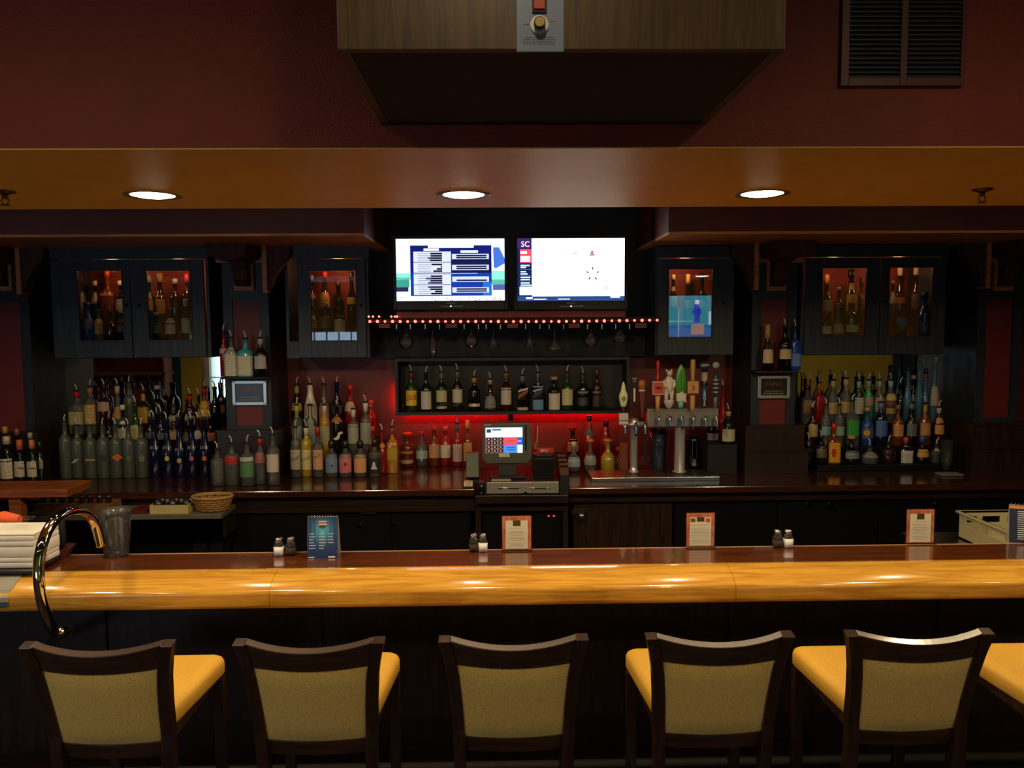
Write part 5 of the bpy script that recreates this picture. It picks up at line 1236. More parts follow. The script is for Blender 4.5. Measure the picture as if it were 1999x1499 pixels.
# right mirror bay
G = 'bottles before the right mirror'
row(G, 'before the right mirror', 5.88, 1.30, [
 (1575, 752, 22, 'square', 'clear', 'c:#2a2030:8', ((781, 806, '#8d6c40', '#6a4c28'),), 'square bottle of tan liqueur in the back row'),
 (1581, 728, 13, 'tall', 'amber', 'p', (), 'slim brown-necked bottle in the back row'),
 (1599, 732, 19, 'square', 'red', 'p:#b06038', (), 'square bottle of red liqueur in the back row'),
 (1626, 727, 22, 'std', 'clear', 'p:#b9b090', ((786, 808, '#c4a868', '#3a2c1c'),), 'clear bottle with cream arch label, left of a pair'),
 (1651, 724, 24, 'std', 'clear', 'p:#c0a088', ((784, 806, '#c0a45c', '#4a3a1c'),), 'clear bottle with gold label, right of a pair'),
 (1676, 728, 20, 'std', 'green', 'p:#9fb4b8', ((776, 808, '#b9b79c', '#5c5a44'),), 'green bottle with long white label'),
 (1695, 727, 20, 'wine', 'lime', 'p:#8fb0b0', ((776, 792, '#b08a80'),), 'bright green bottle with pinkish label'),
 (1716, 727, 20, 'std', 'clear', 'p:#8fb4c4', ((776, 804, '#b49a78'),), 'clear bottle with silver neck in the back row'),
 (1738, 727, 22, 'std', 'clear', 'p:#9fc0d0', ((769, 782, '#c9b85c'), (784, 790, '#a8241c'), (797, 808, '#b8a060')), 'clear bottle with yellow and red label'),
 (1757, 735, 18, 'std', 'black', 'p', (), 'plain dark bottle in the back row'),
 (1772, 716, 16, 'tall', 'ice', 'c:#1c1c22:8', (), 'tall ice-blue bottle with black cap'),
 (1782, 732, 21, 'wine', 'black', 'c:#a89478:8', ((775, 783, '#8d8a7c'),), 'black bottle with white script'),
 (1795, 694, 15, 'tall', 'ice', 'c:#b8a898:12', (), 'very tall ice-blue bottle with pale cap, left of two'),
 (1806, 719, 17, 'tall', 'ice', 'c:#1a1420:10', (), 'tall bottle with red neck ring', (('box', 1805, 734, 8, 4, '#b0402c'),)),
 (1824, 696, 18, 'tall', 'ice', 'c:#b8a898:12', ((754, 792, '#a89a8c', '#8a4a40'),), 'tallest ice-blue bottle, pale cap and label,')])
row(G, 'in the middle row before the right mirror', 5.752, 1.15, [
 (1586, 782, 20, 'std', 'brown', 'p', ((829, 853, '#bfa56a', '#5a4420'),), 'brown bottle with cream shield label'),
 (1612, 775, 20, 'short', 'clear', 'p', ((833, 850, '#7fa8a8', '#5c8484'),), 'clear bottle with pale teal label'),
 (1638, 775, 20, 'short', 'clear', 'p', ((833, 850, '#8fae8c', '#6a8a68'),), 'clear bottle with pale green label'),
 (1663, 768, 23, 'square', 'clear', 'p', ((821, 851, '#2f9a3c', '#1c6a28'),), 'square bottle with vivid green label'),
 (1692, 795, 24, 'std', 'blue', 'c:#b07a60:8', ((836, 856, '#3a5068', '#5a6a7c'),), 'blue bottle with orange sun label', (('dot', 1692, 845, 13, 12, '#d8923a'),)),
 (1719, 770, 25, 'short', 'dkblue', 'p:#5a6fa0', ((821, 852, '#4a68a4', '#2a3c70'),), 'dark blue bottle with mid-blue label'),
 (1752, 790, 22, 'std', 'amber', 'c:#7a5048:10', ((823, 852, '#c08a50', '#b0541e'),), 'amber bottle with orange label'),
 (1778, 788, 22, 'wine', 'black', 'c:#5a6a72:10', ((822, 852, '#4a5054', '#8a9498'),), 'black bottle with gunmetal label'),
 (1805, 772, 22, 'std', 'amber', 'p', ((790, 804, '#b8963c'), (826, 850, '#b08a50', '#7a4a1c')), 'amber bottle with two golden labels'),
 (1832, 780, 20, 'std', 'brown', 'p:#b8a08c', ((816, 848, '#c08a3a', '#b8641e'),), 'brown bottle with orange-yellow label')])
row(G, 'in the front row before the right mirror', 5.62, 1.045, [
 (1578, 844, 20, 'short', 'black', 'p', ((861, 869, '#5f6a88'),), 'black bottle with blue-grey label'),
 (1602, 838, 22, 'std', 'black', 'p', ((872, 894, '#241c14', '#b8a06c'),), 'black bottle with arched script label'),
 (1627, 826, 22, 'square', 'amber', 'c:#b81c18:14', ((864, 903, '#d39a2c', '#a8641c'),), 'amber bottle with yellow label and red cap', (('dot', 1628, 884, 9, 17, '#b8341c'),)),
 (1661, 850, 30, 'squat', 'black', 'k', ((881, 896, '#5f6674', '#a8aeb8'),), 'round dark bottle with silver crest'),
 (1697, 856, 32, 'squat', 'clear', 'p', ((884, 894, '#6f7064', '#a8a898'),), 'round clear bottle with slim neck'),
 (1734, 848, 26, 'short', 'purple', 'p', (), 'plum bottle without visible label'),
 (1767, 853, 22, 'square', 'black', 'c:#a8402c:12', ((872, 905, '#b9b4ae', '#8a8680'),), 'black bottle with tall white label, red-capped,'),
 (1799, 850, 26, 'squat', 'black', 'c:#2a4a8c:14', ((878, 893, '#c8943a', '#7a4a18'),), 'round bottle with blue cap and golden label'),
 (1827, 853, 22, 'std', 'clear', 'p', ((877, 881, '#c4b8b0'), (884, 905, '#1c1a20', '#3a3a40')), 'dark-bodied bottle with thin white band')])
# bottles inside the glass-front cabinets
def incab(key, back, front, where, group):
    zb = cab[key][1]
    row(group, where, YC+.33, zb+.055, back); row(group, where, YC+.13, zb-.004, front)
incab('A', [(158, 541, 20, 'vodka', 'frost', 'c:#9a3a4c:10', ((566, 600, '#9a9a84'),), 'frosted bottle with pink cap at far left'),
 (187, 548, 20, 'std', 'dkgreen', 'c:#c9c08c:10', ((570, 592, '#b9ad84'),), 'green bottle with cream arch label'),
 (211, 527, 26, 'square', 'amber', 'c:#b0381c:14', ((569, 577, '#b5794c'),), 'amber bottle with red cap'),
 (237, 548, 20, 'wine', 'black', 'c:#c0b48c:10', ((584, 606, '#a8a48c'),), 'black bottle with narrow cream label'),
 (292, 537, 18, 'std', 'green', 'c:#cfc8a4:14', ((574, 606, '#b8a04c'),), 'green bottle with yellow label'),
 (313, 533, 25, 'std', 'brown', 'c:#c8a468:18', ((576, 612, '#b08a3c', '#4a3410'),), 'brown bottle with square yellow label'),
 (343, 544, 22, 'vodka', 'purple', 'c:#b9a89c:10', (), 'plum bottle with white cap'),
 (367, 534, 24, 'vodka', 'purple', 'c:#b81c1c:16', (), 'plum bottle with bright red cap')],
 [(171, 590, 27, 'champ', 'blue', 'c:#2a4a6a:8', ((622, 642, '#4a6f9c'),), 'round blue bottle with pale crest'),
 (194, 603, 20, 'std', 'clear', 'c:#3a3a2c:8', ((622, 652, '#b8963c'),), 'bottle with yellow label'),
 (217, 606, 22, 'squat', 'brown', 'c:#1c120c:8', (), 'dark brown flask-shaped bottle'),
 (237, 606, 18, 'std', 'black', 'c:#b08a80:6', ((622, 648, '#4a463c'),), 'black bottle with dim label'),
 (307, 610, 22, 'short', 'black', 'c:#b0a89c:6', ((630, 650, '#4f5f70'),), 'black bottle with blue-grey arched label'),
 (335, 602, 22, 'std', 'black', 'c:#2c241c:8', ((621, 652, '#bdb8a4', '#5c5844'),), 'bottle with white label'),
 (364, 584, 19, 'std', 'dkgreen', 'c:#c9c2a0:14', ((621, 650, '#b4ac88', '#7a744c'),), 'green bottle with cream label and cap')], 'in the wide left cabinet', 'bottles in the wide left cabinet')
incab('B', [(609, 537, 20, 'std', 'brown', 'c:#8a8a84:10', ((572, 582, '#9a5030'),), 'brown bottle with silver top'),
 (634, 530, 24, 'wine', 'brown', 'c:#d0391c:12', ((570, 600, '#b88a44', '#8a2c18'),), 'bottle with red cap and yellow label'),
 (661, 550, 24, 'std', 'black', 'c:#3a2c24:10', (), 'plain black bottle'),
 (687, 530, 20, 'wine', 'black', 'c:#241c1c:16', ((580, 594, '#b8963c'),), 'black bottle with yellow band')],
 [(611, 596, 20, 'std', 'amber', 'c:#3a2414:10', ((616, 640, '#b09a88'),), 'bottle with white-pink label'),
 (636, 590, 24, 'std', 'black', 'c:#c0b8ac:8', ((616, 640, '#24201e', '#8a8478'),), 'black bottle with ringed label'),
 (664, 584, 23, 'std', 'dkgreen', 'c:#2c241c:10', ((617, 650, '#b4a878', '#7a6e44'),), 'bottle with tall cream label')], 'in the cabinet left of the televisions', 'bottles in the cabinet left of the televisions')
incab('C', [(1314, 536, 18, 'std', 'brown', 'c:#c9a064:10', ((559, 568, '#c4b08c'), (578, 600, '#b0a88c')), 'bottle with cream labels'),
 (1343, 535, 18, 'wine', 'black', 'c:#cfa468:20', ((585, 600, '#8a8a80'),), 'black bottle with tan capsule'),
 (1370, 533, 20, 'wine', 'black', 'c:#1c1412:14', ((585, 600, '#9a8a8c'),), 'black bottle with black capsule')],
 [], 'in the cabinet above the taps', 'bottles in the cabinet above the taps')
incab('D', [(1613, 536, 20, 'wine', 'dkgreen', 'c:#b0682c:20', ((585, 608, '#7c7660'),), 'bottle with long orange capsule'),
 (1637, 560, 18, 'std', 'brown', 'c:#8a8a8a:6', (), 'plain brown bottle'),
 (1661, 526, 24, 'wine', 'black', 'c:#171310:16', ((552, 565, '#c09a3c'), (574, 607, '#b8903c', '#2a2010')), 'black bottle with two golden labels'),
 (1681, 543, 18, 'std', 'amber', 'c:#7a2c1c:14', ((576, 600, '#6a5a4c'),), 'amber bottle with reddish capsule'),
 (1756, 522, 22, 'std', 'brown', 'c:#dcc49c:16', ((580, 592, '#b05a1e'),), 'brown bottle with cream cap, left of two'),
 (1788, 521, 24, 'std', 'purple', 'c:#dcc49c:16', ((568, 600, '#5a4a48'),), 'plum bottle with cream cap, right of two'),
 (1813, 530, 16, 'champ', 'brown', 'c:#d8a04c:20', (), 'slim bottle with gold capsule'),
 (1742, 548, 16, 'std', 'brown', 'c:#5a5048:8', ((569, 592, '#8a8468'),), 'slim bottle with pale label')],
 [(1611, 606, 18, 'square', 'brown', 'c:#b03a20:10', ((637, 652, '#b0aca0', '#4a4a44'),), 'square bottle with white box label'),
 (1635, 592, 24, 'bell', 'clear', 'c:#8a8a84:8', ((632, 650, '#8f8f94'),), 'clear bell-shaped bottle'),
 (1661, 590, 28, 'short', 'black', 'c:#241f18:8', ((634, 648, '#b8ae7c', '#6a6238'),), 'black bottle with cream band label'),
 (1758, 600, 22, 'short', 'dkblue', 'c:#2a3048:8', ((620, 634, '#3f62a4'),), 'dark blue bottle with mid-blue label'),
 (1804, 570, 26, 'champ', 'blue', 'c:#1c2c6a:12', ((628, 650, '#4a5a78'),), 'cobalt bottle with round shoulders')], 'in the wide right cabinet', 'bottles in the wide right cabinet')
# glass tumbler stack at the right end
o = thing('glass_stack', (X(1853, 5.5), 5.5, ZB), 'stack of clear tumblers at the right end of the right bottle steps', 'glasses')
for k in range(4):
    MB(M_clear).lathe([(.028, 0), (.038, .12), (.036, .12), (.026, .006)], o.location.x, o.location.y, ZB+.0006+k*.035, seg=18).build('tumbler', o)
o = MB(mat('folded_grey_towel', '#6a665c', .9, noise=.1, scale=80)).rbox(X(1840, 5.36), X(1884, 5.36), 5.33, 5.43, ZB+.0006, ZB+.014, .006).build('bar_cloth')
tag(o, 'folded grey cloth below the stack of tumblers', 'cloth')
# ------------------------------------------------------------------ beer taps
YTP = 5.42
M_tower = mat('tap_tower_steel', '#bfc0c0', .25, .6)
dt = thing('drip_tray', P(1280, 926, YTP-.05), 'stainless drip tray under the beer taps', 'tray'); dt.location.z = ZB
a, b = X(1155, YTP-.15, 930), X(1405, YTP-.15, 930)
MB(M_steel).box(a, b, YTP-.15, YTP+.12, ZB+.0006, ZB+.028).build('pan', dt, bevel=.003)
for k in range(34):
    x = a+.012+(b-a-.024)*k/33; MB(M_steel).box(x-.004, x+.004, YTP-.14, YTP+.11, ZB+.0285, ZB+.033).build('grate_bar', dt)
ZD = ZB+.0335
def faucet(root, x, y, z, part=True):
    m = MB(M_chrome); m.tube([(x, y, z), (x, y-.05, z-.004)], .011, seg=10); m.tube([(x, y-.045, z+.02), (x, y-.045, z-.012), (x, y-.052, z-.05), (x, y-.058, z-.075)], [.009, .013, .009, .0075], seg=10); m.lathe([(0, -.012), (.014, 0), (0, .012)], x, y-.045, z+.008, seg=10)
    return m.build('faucet', root)
def shaft(m, x, y, prof, z0, sx=1., sy=1.): m.lathe(prof, x, y, z0, seg=14, sx=sx, sy=sy)
# left, small tower
lx = X(1238, YTP); t1 = thing('beer_tower', (lx, YTP, ZD), 'small chrome beer tower with three handles, left of the wide one', 'beer tap')
zt = Zz(826, YTP, 1238)-ZD
MB(M_tower).lathe([(.036, 0.0005), (.034, .012), (.026, .02), (.025, .05), (.025, zt*.85), (.032, zt*.9), (.034, zt), (.03, zt+.03), (.0, zt+.045)], lx, YTP, ZD, seg=24).build('column', t1)
for px in (1217, 1238, 1256):
    x = X(px, YTP); faucet(t1, x, YTP-.03, Zz(828, YTP, px))
MB(M_tower).tube([(X(1217, YTP), YTP-.02, ZD+zt-.005), (X(1256, YTP), YTP-.02, ZD+zt-.005)], .02, seg=14).build('cross_arm', t1)
y = YTP-.075
def zz(py): return Zz(py, y, 1300)
x = X(1217, y); h = MB(paint('#5a2a1c')); h.tube([(x, y, zz(812)), (x+.002, y, zz(770))], .009, seg=8); h.use(paint('#c9cba4')).lathe([(0, zz(797)), (.022, zz(790)), (.03, zz(778)), (.03, zz(770)), (.018, zz(762)), (.012, zz(752)), (.006, zz(746)), (0, zz(744))], x, y, 0, seg=12, sy=.6); h.use(paint('#6f8a3a')).lathe([(0, zz(785)), (.016, zz(777)), (0, zz(768))], x, y-.012, 0, seg=8); h.build('hop_flower_handle', t1)
x = X(1238, y); MB(M_black).prism([(x-.02, zz(735)), (x+.02, zz(735)), (x+.017, zz(752)), (x+.009, zz(765)), (x+.009, zz(815)), (x-.009, zz(815)), (x-.009, zz(765)), (x-.017, zz(752))], y-.008, y+.008).use(paint('#c9c9c4')).box(x-.006, x+.006, y-.0095, y-.0082, zz(783), zz(757)).use(paint('#8d8d92')).box(x-.014, x+.014, y-.0095, y-.0082, zz(739), zz(737)).box(x-.009, x+.009, y-.0095, y-.0082, zz(744), zz(742)).build('black_paddle_handle', t1)
x = X(1252, y); MB(paint('#5c160f')).prism([(x-.014, zz(762)), (x+.022, zz(760)), (x+.014, zz(815)), (x, zz(815))], y-.006, y+.01).use(paint('#9a5a24')).lathe([(0, zz(762)), (.024, zz(757)), (.027, zz(750)), (.022, zz(743)), (0, zz(740))], x+.003, y, 0, seg=12, sy=.7).use(paint('#c9b89a')).box(x-.018, x+.022, y-.012, y+.005, zz(763), zz(760)).build('brown_animal_handle', t1)
a0, a1, b0, b1 = rect(1208, 1226, 806, 828, y-.02); MB(paint('#b4b2a2')).box(a0, a1, y-.03, y-.022, b0, b1).use(paint('#2a3a2a')).box(a0, a1, y-.031, y-.03, b0+.022, b0+.028).build('tag_card', t1)
# wide tower
wx = X(1328, YTP); t2 = thing('beer_tower', (wx, YTP, ZD), 'wide chrome beer tower with six different tap handles', 'beer tap')
x0, x1, z0, z1 = rect(1264, 1403, 797, 833, YTP-.045)
MB(M_tower).lathe([(.05, 0.0005), (.048, .01), (.036, .016), (.035, z0-ZD)], wx, YTP, ZD, seg=28).build('column', t2)
MB(mat('polished_tap_header', '#b4b2ac', .18, .8)).box(x0, x1, YTP-.045, YTP+.045, z0, z1).build('header_box', t2, bevel=.004)
ht = {}
for k, px in enumerate((1284, 1306, 1329, 1352, 1375, 1397)):
    x = X(px, YTP-.05); ht[k] = x; f = faucet(t2, x, YTP-.046, Zz(815, YTP-.05, px))
    MB(M_chrome).tube([(x, YTP-.046, z0+.02), (x, YTP-.052, z0+.02)], .007, seg=10).build('bolt_cap', t2)
y = YTP-.095
def hl(px): return X(px, y)
def turned(m, x, pts): m.lathe([(r, zz(p)) for p, r in sorted(pts, key=lambda q: -q[0])], x, y, 0, seg=14)
x = hl(1284); m = MB(paint('#b88a4c', .4)); turned(m, x, [(806, .010), (790, .014), (772, .018)]); m.use(paint('#b01c14', .3)); turned(m, x, [(745, .015), (738, .014), (732, .009), (722, .009), (714, .014), (707, .012), (703, .006)]); m.build('red_handle', t2)
m = MB(paint('#b8aa94')).box(x-.0365, x+.0365, y-.016, y+.012, zz(770), zz(744)).use(paint('#b8381c')).box(x-.033, x+.033, y-.0175, y-.016, zz(768), zz(746)).use(paint('#2a1c1c')).prism([(x-.022, zz(758)), (x+.01, zz(760)), (x+.024, zz(757)), (x+.012, zz(754)), (x-.012, zz(754))], y-.019, y-.0175); m.build('red_sign_block', t2)
# bear figure handle
x = hl(1306); m = MB(mat('white_bear_resin', '#c4baa4', .6, noise=.12, scale=60))
Z = lambda p: zz(p)
m.lathe([(.0, Z(769)), (.028, Z(765)), (.034, Z(754)), (.033, Z(746)), (.024, Z(738)), (.014, Z(734)), (0, Z(732))], x, y, 0, seg=14, sy=.75)
m.lathe([(0, Z(736)), (.015, Z(733)), (.020, Z(729)), (.018, Z(726)), (.010, Z(723.5)), (0, Z(723))], x+.002, y-.008, 0, seg=12, sy=.9)
m.lathe([(0, Z(734)), (.010, Z(732)), (.009, Z(730)), (0, Z(728.5))], x+.004, y-.027, 0, seg=8, sy=1.3)
m.use(paint('#2a2420')).lathe([(0, Z(732)), (.004, Z(731)), (0, Z(730))], x+.005, y-.041, 0, seg=6); m.use(MATS['white_bear_resin'])
for s in (-1, 1):
    m.lathe([(.0, Z(727)), (.0075, Z(724)), (.005, Z(721)), (0, Z(720))], x+s*.0165, y, 0, seg=8)
    m.lathe([(.012, Z(781)), (.013, Z(774)), (.016, Z(766)), (.016, Z(758)), (0, Z(754))], x+s*.0185, y, 0, seg=10)
    m.tube([(x+s*.03, y-.004, Z(742)), (x+s*.034, y-.018, Z(751)), (x+s*.022, y-.03, Z(757))], [.012, .011, .008], seg=8)
m.build('bear_figure_handle', t2)
MB(paint('#b0aca4', .5)).lathe([(.008, Z(798)), (.016, Z(796)), (.027, Z(791)), (.035, Z(785)), (.034, Z(781)), (0, Z(780))], x, y, 0, seg=16, sy=.8).build('bear_pedestal', t2)
x = hl(1329); m = MB(mat('green_surf_lacquer', '#3f8f1f', .3))
m.lathe([(.024, Z(772)), (.033, Z(762)), (.037, Z(748)), (.034, Z(734)), (.024, Z(722)), (.01, Z(714)), (0, Z(711))], x, y, 0, seg=16, sy=.35)
m.use(paint('#245a12')).box(x-.02, x-.017, y-.0145, y-.012, Z(768), Z(730)).box(x-.0025, x+.0025, y-.0165, y-.012, Z(768), Z(722)).box(x+.017, x+.02, y-.0145, y-.012, Z(768), Z(730)); m.build('green_board_handle', t2)
MB(paint('#c0b8a0', .5)).prism([(x-.03, Z(783)), (x+.012, Z(782)), (x+.036, Z(786)), (x+.03, Z(776)), (x+.036, Z(768)), (x+.022, Z(769)), (x+.006, Z(763)), (x-.012, Z(767)), (x-.034, Z(768)), (x-.03, Z(776))], y-.02, y+.012).use(paint('#5fa89a')).lathe([(.012, Z(797)), (.018, Z(794)), (.022, Z(783)), (0, Z(782))], x, y, 0, seg=12).build('foam_base', t2)
x = hl(1352); m = MB(paint('#b08548', .4)); turned(m, x, [(806, .012), (796, .016), (772, .018)]); turned(m, x, [(744, .016), (736, .012), (726, .016), (714, .018), (708, .016), (704, .017), (702, .012)]); m.build('natural_wood_handle', t2)
MB(paint('#a87c44', .4)).box(x-.0375, x+.0375, y-.016, y+.012, Z(768), Z(744)).use(paint('#b08a50')).box(x-.033, x+.033, y-.0175, y-.016, Z(766), Z(746)).use(paint('#a0481e')).prism([(x-.014, Z(762)), (x-.004, Z(757)), (x-.012, Z(752)), (x+.004, Z(752)), (x+.014, Z(756)), (x+.008, Z(763))], y-.019, y-.0175).build('natural_sign_block', t2)
x = hl(1375); m = MB(paint('#14161c', .3)); turned(m, x, [(797, .014), (776, .02), (752, .022), (722, .02)]); m.use(paint('#8f867c')); m.lathe([(.0205, Z(749)), (.0215, Z(744)), (.0205, Z(727))], x, y, 0, seg=14); m.use(paint('#26345f', .4)); turned(m, x, [(794, .015), (776, .0215), (754, .0232)])
m.use(paint('#2c3038', .3)).lathe([(.02, Z(722)), (.036, Z(718)), (.038, Z(713)), (.03, Z(708)), (0, Z(706.5))], x, y, 0, seg=16, sy=.5); m.use(paint('#7f868f')).prism([(x-.028, Z(716)), (x+.028, Z(714)), (x+.024, Z(711)), (x-.02, Z(712))], y-.022, y-.0195)
m.use(paint('#c4ccd8'))
for k, chh in enumerate('LAGER'): put_text(m, chh, .029, x-.004, y-.0245, Z(764.5+6.6*k), 1.)
m.build('dark_lager_handle', t2)
x = hl(1397); m = MB(paint('#2c3238', .3)); turned(m, x, [(797, .010), (776, .012), (770, .018), (738, .019), (728, .014)]); m.use(paint('#5f7486', .3)); turned(m, x, [(797, .0105), (772, .0125)]); m.use(paint('#a4aab0', .3))
for p in (742, 750, 758, 766): m.lathe([(.0188, Z(p+1.2)), (.0196, Z(p)), (.0188, Z(p-1.2))], x, y, 0, seg=14)
m.use(paint('#8a9098', .3)).lathe([(.012, Z(720)), (.024, Z(716)), (.024, Z(711)), (.014, Z(708)), (0, Z(707))], x, y, 0, seg=14, sy=.5); m.use(paint('#22252a')).lathe([(.009, Z(730)), (.008, Z(718))], x, y, 0, seg=10); m.build('banded_grey_handle', t2)
# steel pitcher and shaker tin behind the taps
o = thing('steel_pitcher', (X(1355, 5.62), 5.62, ZB), 'dark steel pitcher standing behind the wide beer tower', 'pitcher')
h = Zz(853, 5.62, 1358)-ZB; MB(mat('dark_mirror_steel', '#5c666e', .1, 1.)).lathe([(.05, .001), (.056, .01), (.054, h*.5), (.046, h*.9), (.05, h), (.046, h), (.042, h*.9)], o.location.x, 5.62, ZB, seg=26).build('body', o)
MB(MATS['dark_mirror_steel']).tube([(o.location.x-.045, 5.63, ZB+h*.9), (o.location.x-.085, 5.63, ZB+h*.75), (o.location.x-.085, 5.63, ZB+h*.4), (o.location.x-.053, 5.63, ZB+h*.25)], .006, seg=8).build('handle', o)
o = thing('glass_pitcher', (X(1286, 5.6), 5.6, ZB), 'glass pitcher behind the wide tower, below its left taps', 'pitcher')
h = Zz(838, 5.6, 1286)-ZB; MB(glass('blue_reflection_glass', '#8a98b0', .3, .04, '#4c5a78')).lathe([(.045, .001), (.05, .01), (.054, h*.6), (.062, h), (.058, h), (.05, h*.6)], o.location.x, 5.6, ZB, seg=24).build('body', o)  # blue reflection put into the glass tint
MB(MATS['blue_reflection_glass']).tube([(o.location.x-.055, 5.6, ZB+h*.85), (o.location.x-.095, 5.6, ZB+h*.7), (o.location.x-.09, 5.6, ZB+h*.35), (o.location.x-.05, 5.6, ZB+h*.2)], .008, seg=8).build('handle', o)
o = thing('tap_card_holder', (X(1217, 5.6), 5.6, ZB), 'reddish card standing behind the small beer tower', 'card')
a0, a1, b0, b1 = rect(1209, 1226, 864, 893, 5.6); MB(paint('#7a3a28')).box(a0, a1, 5.6, 5.604, ZB+.001, b1).build('card', o); MB(paint('#3a1a14')).box(a0-.005, a1+.005, 5.59, 5.615, ZB+.0006, ZB+.02).build('foot', o)
# ------------------------------------------------------------------ register: drawer, terminal, printer, reader
YD = 5.12
x0, x1, z0, z1 = rect(950, 1091, 940, 967.5, YD)
zst = .9555
cd = thing('cash_drawer', ((x0+x1)/2, 5.3, zst), 'cash drawer with brushed steel front under the touch terminal', 'cash drawer')
zt_ = z1
MB(M_blackm).box(x0-.004, x1+.004, YD+.006, YD+.42, zst, zt_).build('case', cd, bevel=.003)
fr = MB(mat('drawer_face_steel', '#a29e94', .35, .45, noise=.06, scale=40, stretch=(.1, 1, 1))).box(x0, x1, YD-.006, YD+.005, zst+.006, zt_-.002).build('drawer_front', cd, bevel=.003)
for p0, p1 in ((972, 1013), (1034, 1074)):
    q, r_ = P(p0, 953, YD-.008), P(p1, 952, YD-.008); MB(M_chrome).rbox(q.x, r_.x, YD-.012, YD-.0062, q.z-.004, q.z+.004, .002).build('slot_trim', fr)
q = P(1026, 962, YD-.01); MB(M_chrome).tube([(q.x, YD-.006, q.z), (q.x, YD-.012, q.z)], .009, seg=16).build('key_lock', fr)
ZDR = zt_+.0006
# terminal
YTM = 5.26
x0, x1, z0, z1 = rect(941, 1039, 826, 905, YTM); w, h = x1-x0, z1-z0; xc = (x0+x1)/2
tm = thing('touch_terminal', (xc, YTM, ZDR), 'grey touch-screen register terminal with a lit keypad', 'register')
M_pos = mat('olive_grey_plastic', '#4d4f47', .45)
MB(M_pos).prism([(x0+.012, z1), (x1-.022, z1), (x1-.012, z1-.012), (x1, z0+.05), (x1-.004, z0+.03), (x1-.03, z0), (x0+.03, z0), (x0+.002, z0+.03), (x0, z0+.05), (x0+.004, z1-.012)], YTM, YTM+.07).build('housing', tm, bevel=.006)
sx0, sx1, sz0, sz1 = rect(948, 1020, 834.5, 884, YTM-.001); sw, sh = sx1-sx0, sz1-sz0
m = MB()
def q_(u0, u1, v0, v1, col, st=1.2, lay=0): m.use(emit('pos_%s_%d' % (col.strip('#'), int(st*10)), col, st)); m.panel(sx0+sw*u0, sx0+sw*u1, sz0+sh*(1-v1), sz0+sh*(1-v0), YTM-.0012-lay*.0003)
q_(0, 1, 0, 1, '#f2f6fa', 1.5); q_(0, 1, 0, .2, '#d8f2fa', 1.5, 1); q_(.03, .15, .06, .2, '#3a5a72', .5, 2); q_(.18, .42, .05, .12, '#5f8fa0', .7, 2)
q_(.0, .5, .38, 1, '#c98a84', .7, 1)
for i in range(4):
    for j in range(3):
        u = .02+j*.162; v = .39+i*.155; q_(u, u+.135, v, v+.125, '#3a2224', .25, 2); q_(u+.04, u+.085, v+.045, v+.08, '#e8d8d8', 1.1, 3)
q_(.5, .86, .38, .68, '#f2505a', 1.1, 1); q_(.5, .86, .68, 1, '#3f92f2', 1.1, 1); q_(.86, 1, .38, .68, '#2f62e0', 1.0, 1); q_(.87, .97, .52, .55, '#dfe8ff', 1.3, 2); q_(.58, .8, .52, .535, '#a83038', .7, 2); q_(.58, .79, .78, .81, '#2a5a98', .7, 2); q_(.58, .79, .86, .89, '#2a5a98', .7, 2)
m.build('screen', tm)
MB(M_blackm).box(X(1024, YTM), X(1028, YTM), YTM-.003, YTM, z0+.09, z1-.015).build('card_slot', tm)
a0, a1, b0, b1 = rect(974, 995, 884.5, 892, YTM-.002); MB(paint('#c4c0a4')).box(a0, a1, YTM-.003, YTM-.0005, b0, b1).build('paper_sticker', tm)
a0, a1, b0, b1 = rect(946, 959, 828, 831, YTM-.002); MB(paint('#8d8d80')).box(a0, a1, YTM-.002, YTM-.0005, b0, b1).build('name_badge', tm)
MB(M_blackm).prism([(YTM+.03, z0+.03), (YTM+.10, z0+.03), (YTM+.15, ZDR+.02), (YTM-.02, ZDR+.02)], xc-.06, xc+.06, 'x').build('neck', tm)
MB(M_blackm).rbox(xc-.12, xc+.12, YTM-.07, YTM+.2, ZDR, ZDR+.02, .008).build('foot', tm)
# paper slips and objects around the register
o = MB(paint('#9aa078')).box(X(958, 5.17), X(996, 5.17), 5.135, 5.175, ZDR, ZDR+.008).build('note_pad'); tag(o, 'yellowish note pad on the cash drawer front edge', 'note pad')
pr_ = thing('receipt_printer', (X(1060, 5.32), 5.32, ZDR), 'black receipt printer right of the terminal', 'printer')
x0, x1 = X(1042, 5.22, 910), X(1081, 5.22, 910); zp = Zz(888, 5.22, 1060)
MB(M_black).prism([(5.2, ZDR), (5.2, zp-.02), (5.24, zp), (5.46, zp), (5.46, ZDR)], x0, x1, 'x').build('case', pr_, bevel=.004)
MB(paint('#2a2c30')).box(x0+.012, x1-.012, 5.215, 5.3, zp-.008, zp+.002).build('paper_slot', pr_)
m = MB(paint('#a8241c')).box(x0+.03, x1+.005, 5.30, 5.308, zp+.002, zp+.035).use(paint('#e0d0c8')); put_text(m, 'BMC', .026, (x0+x1)/2+.01, 5.2995, zp+.016, 1.); m.build('red_paper_sign', pr_)
o = thing('pen_cup', (X(1042, 5.36), 5.36, zp+.003), 'small tan cup of pens behind the terminal', 'cup'); o.location.z = ZDR
a0, a1, b0, b1 = rect(1036, 1046, 875, 892, 5.36)
o.location = (X(1043, 5.5), 5.5, ZDR)
MB(paint('#8a5a34')).lathe([(.018, 0), (.022, .2), (.019, .2), (.016, .01)], X(1043, 5.5), 5.5, ZDR, seg=14).build('cup', o)
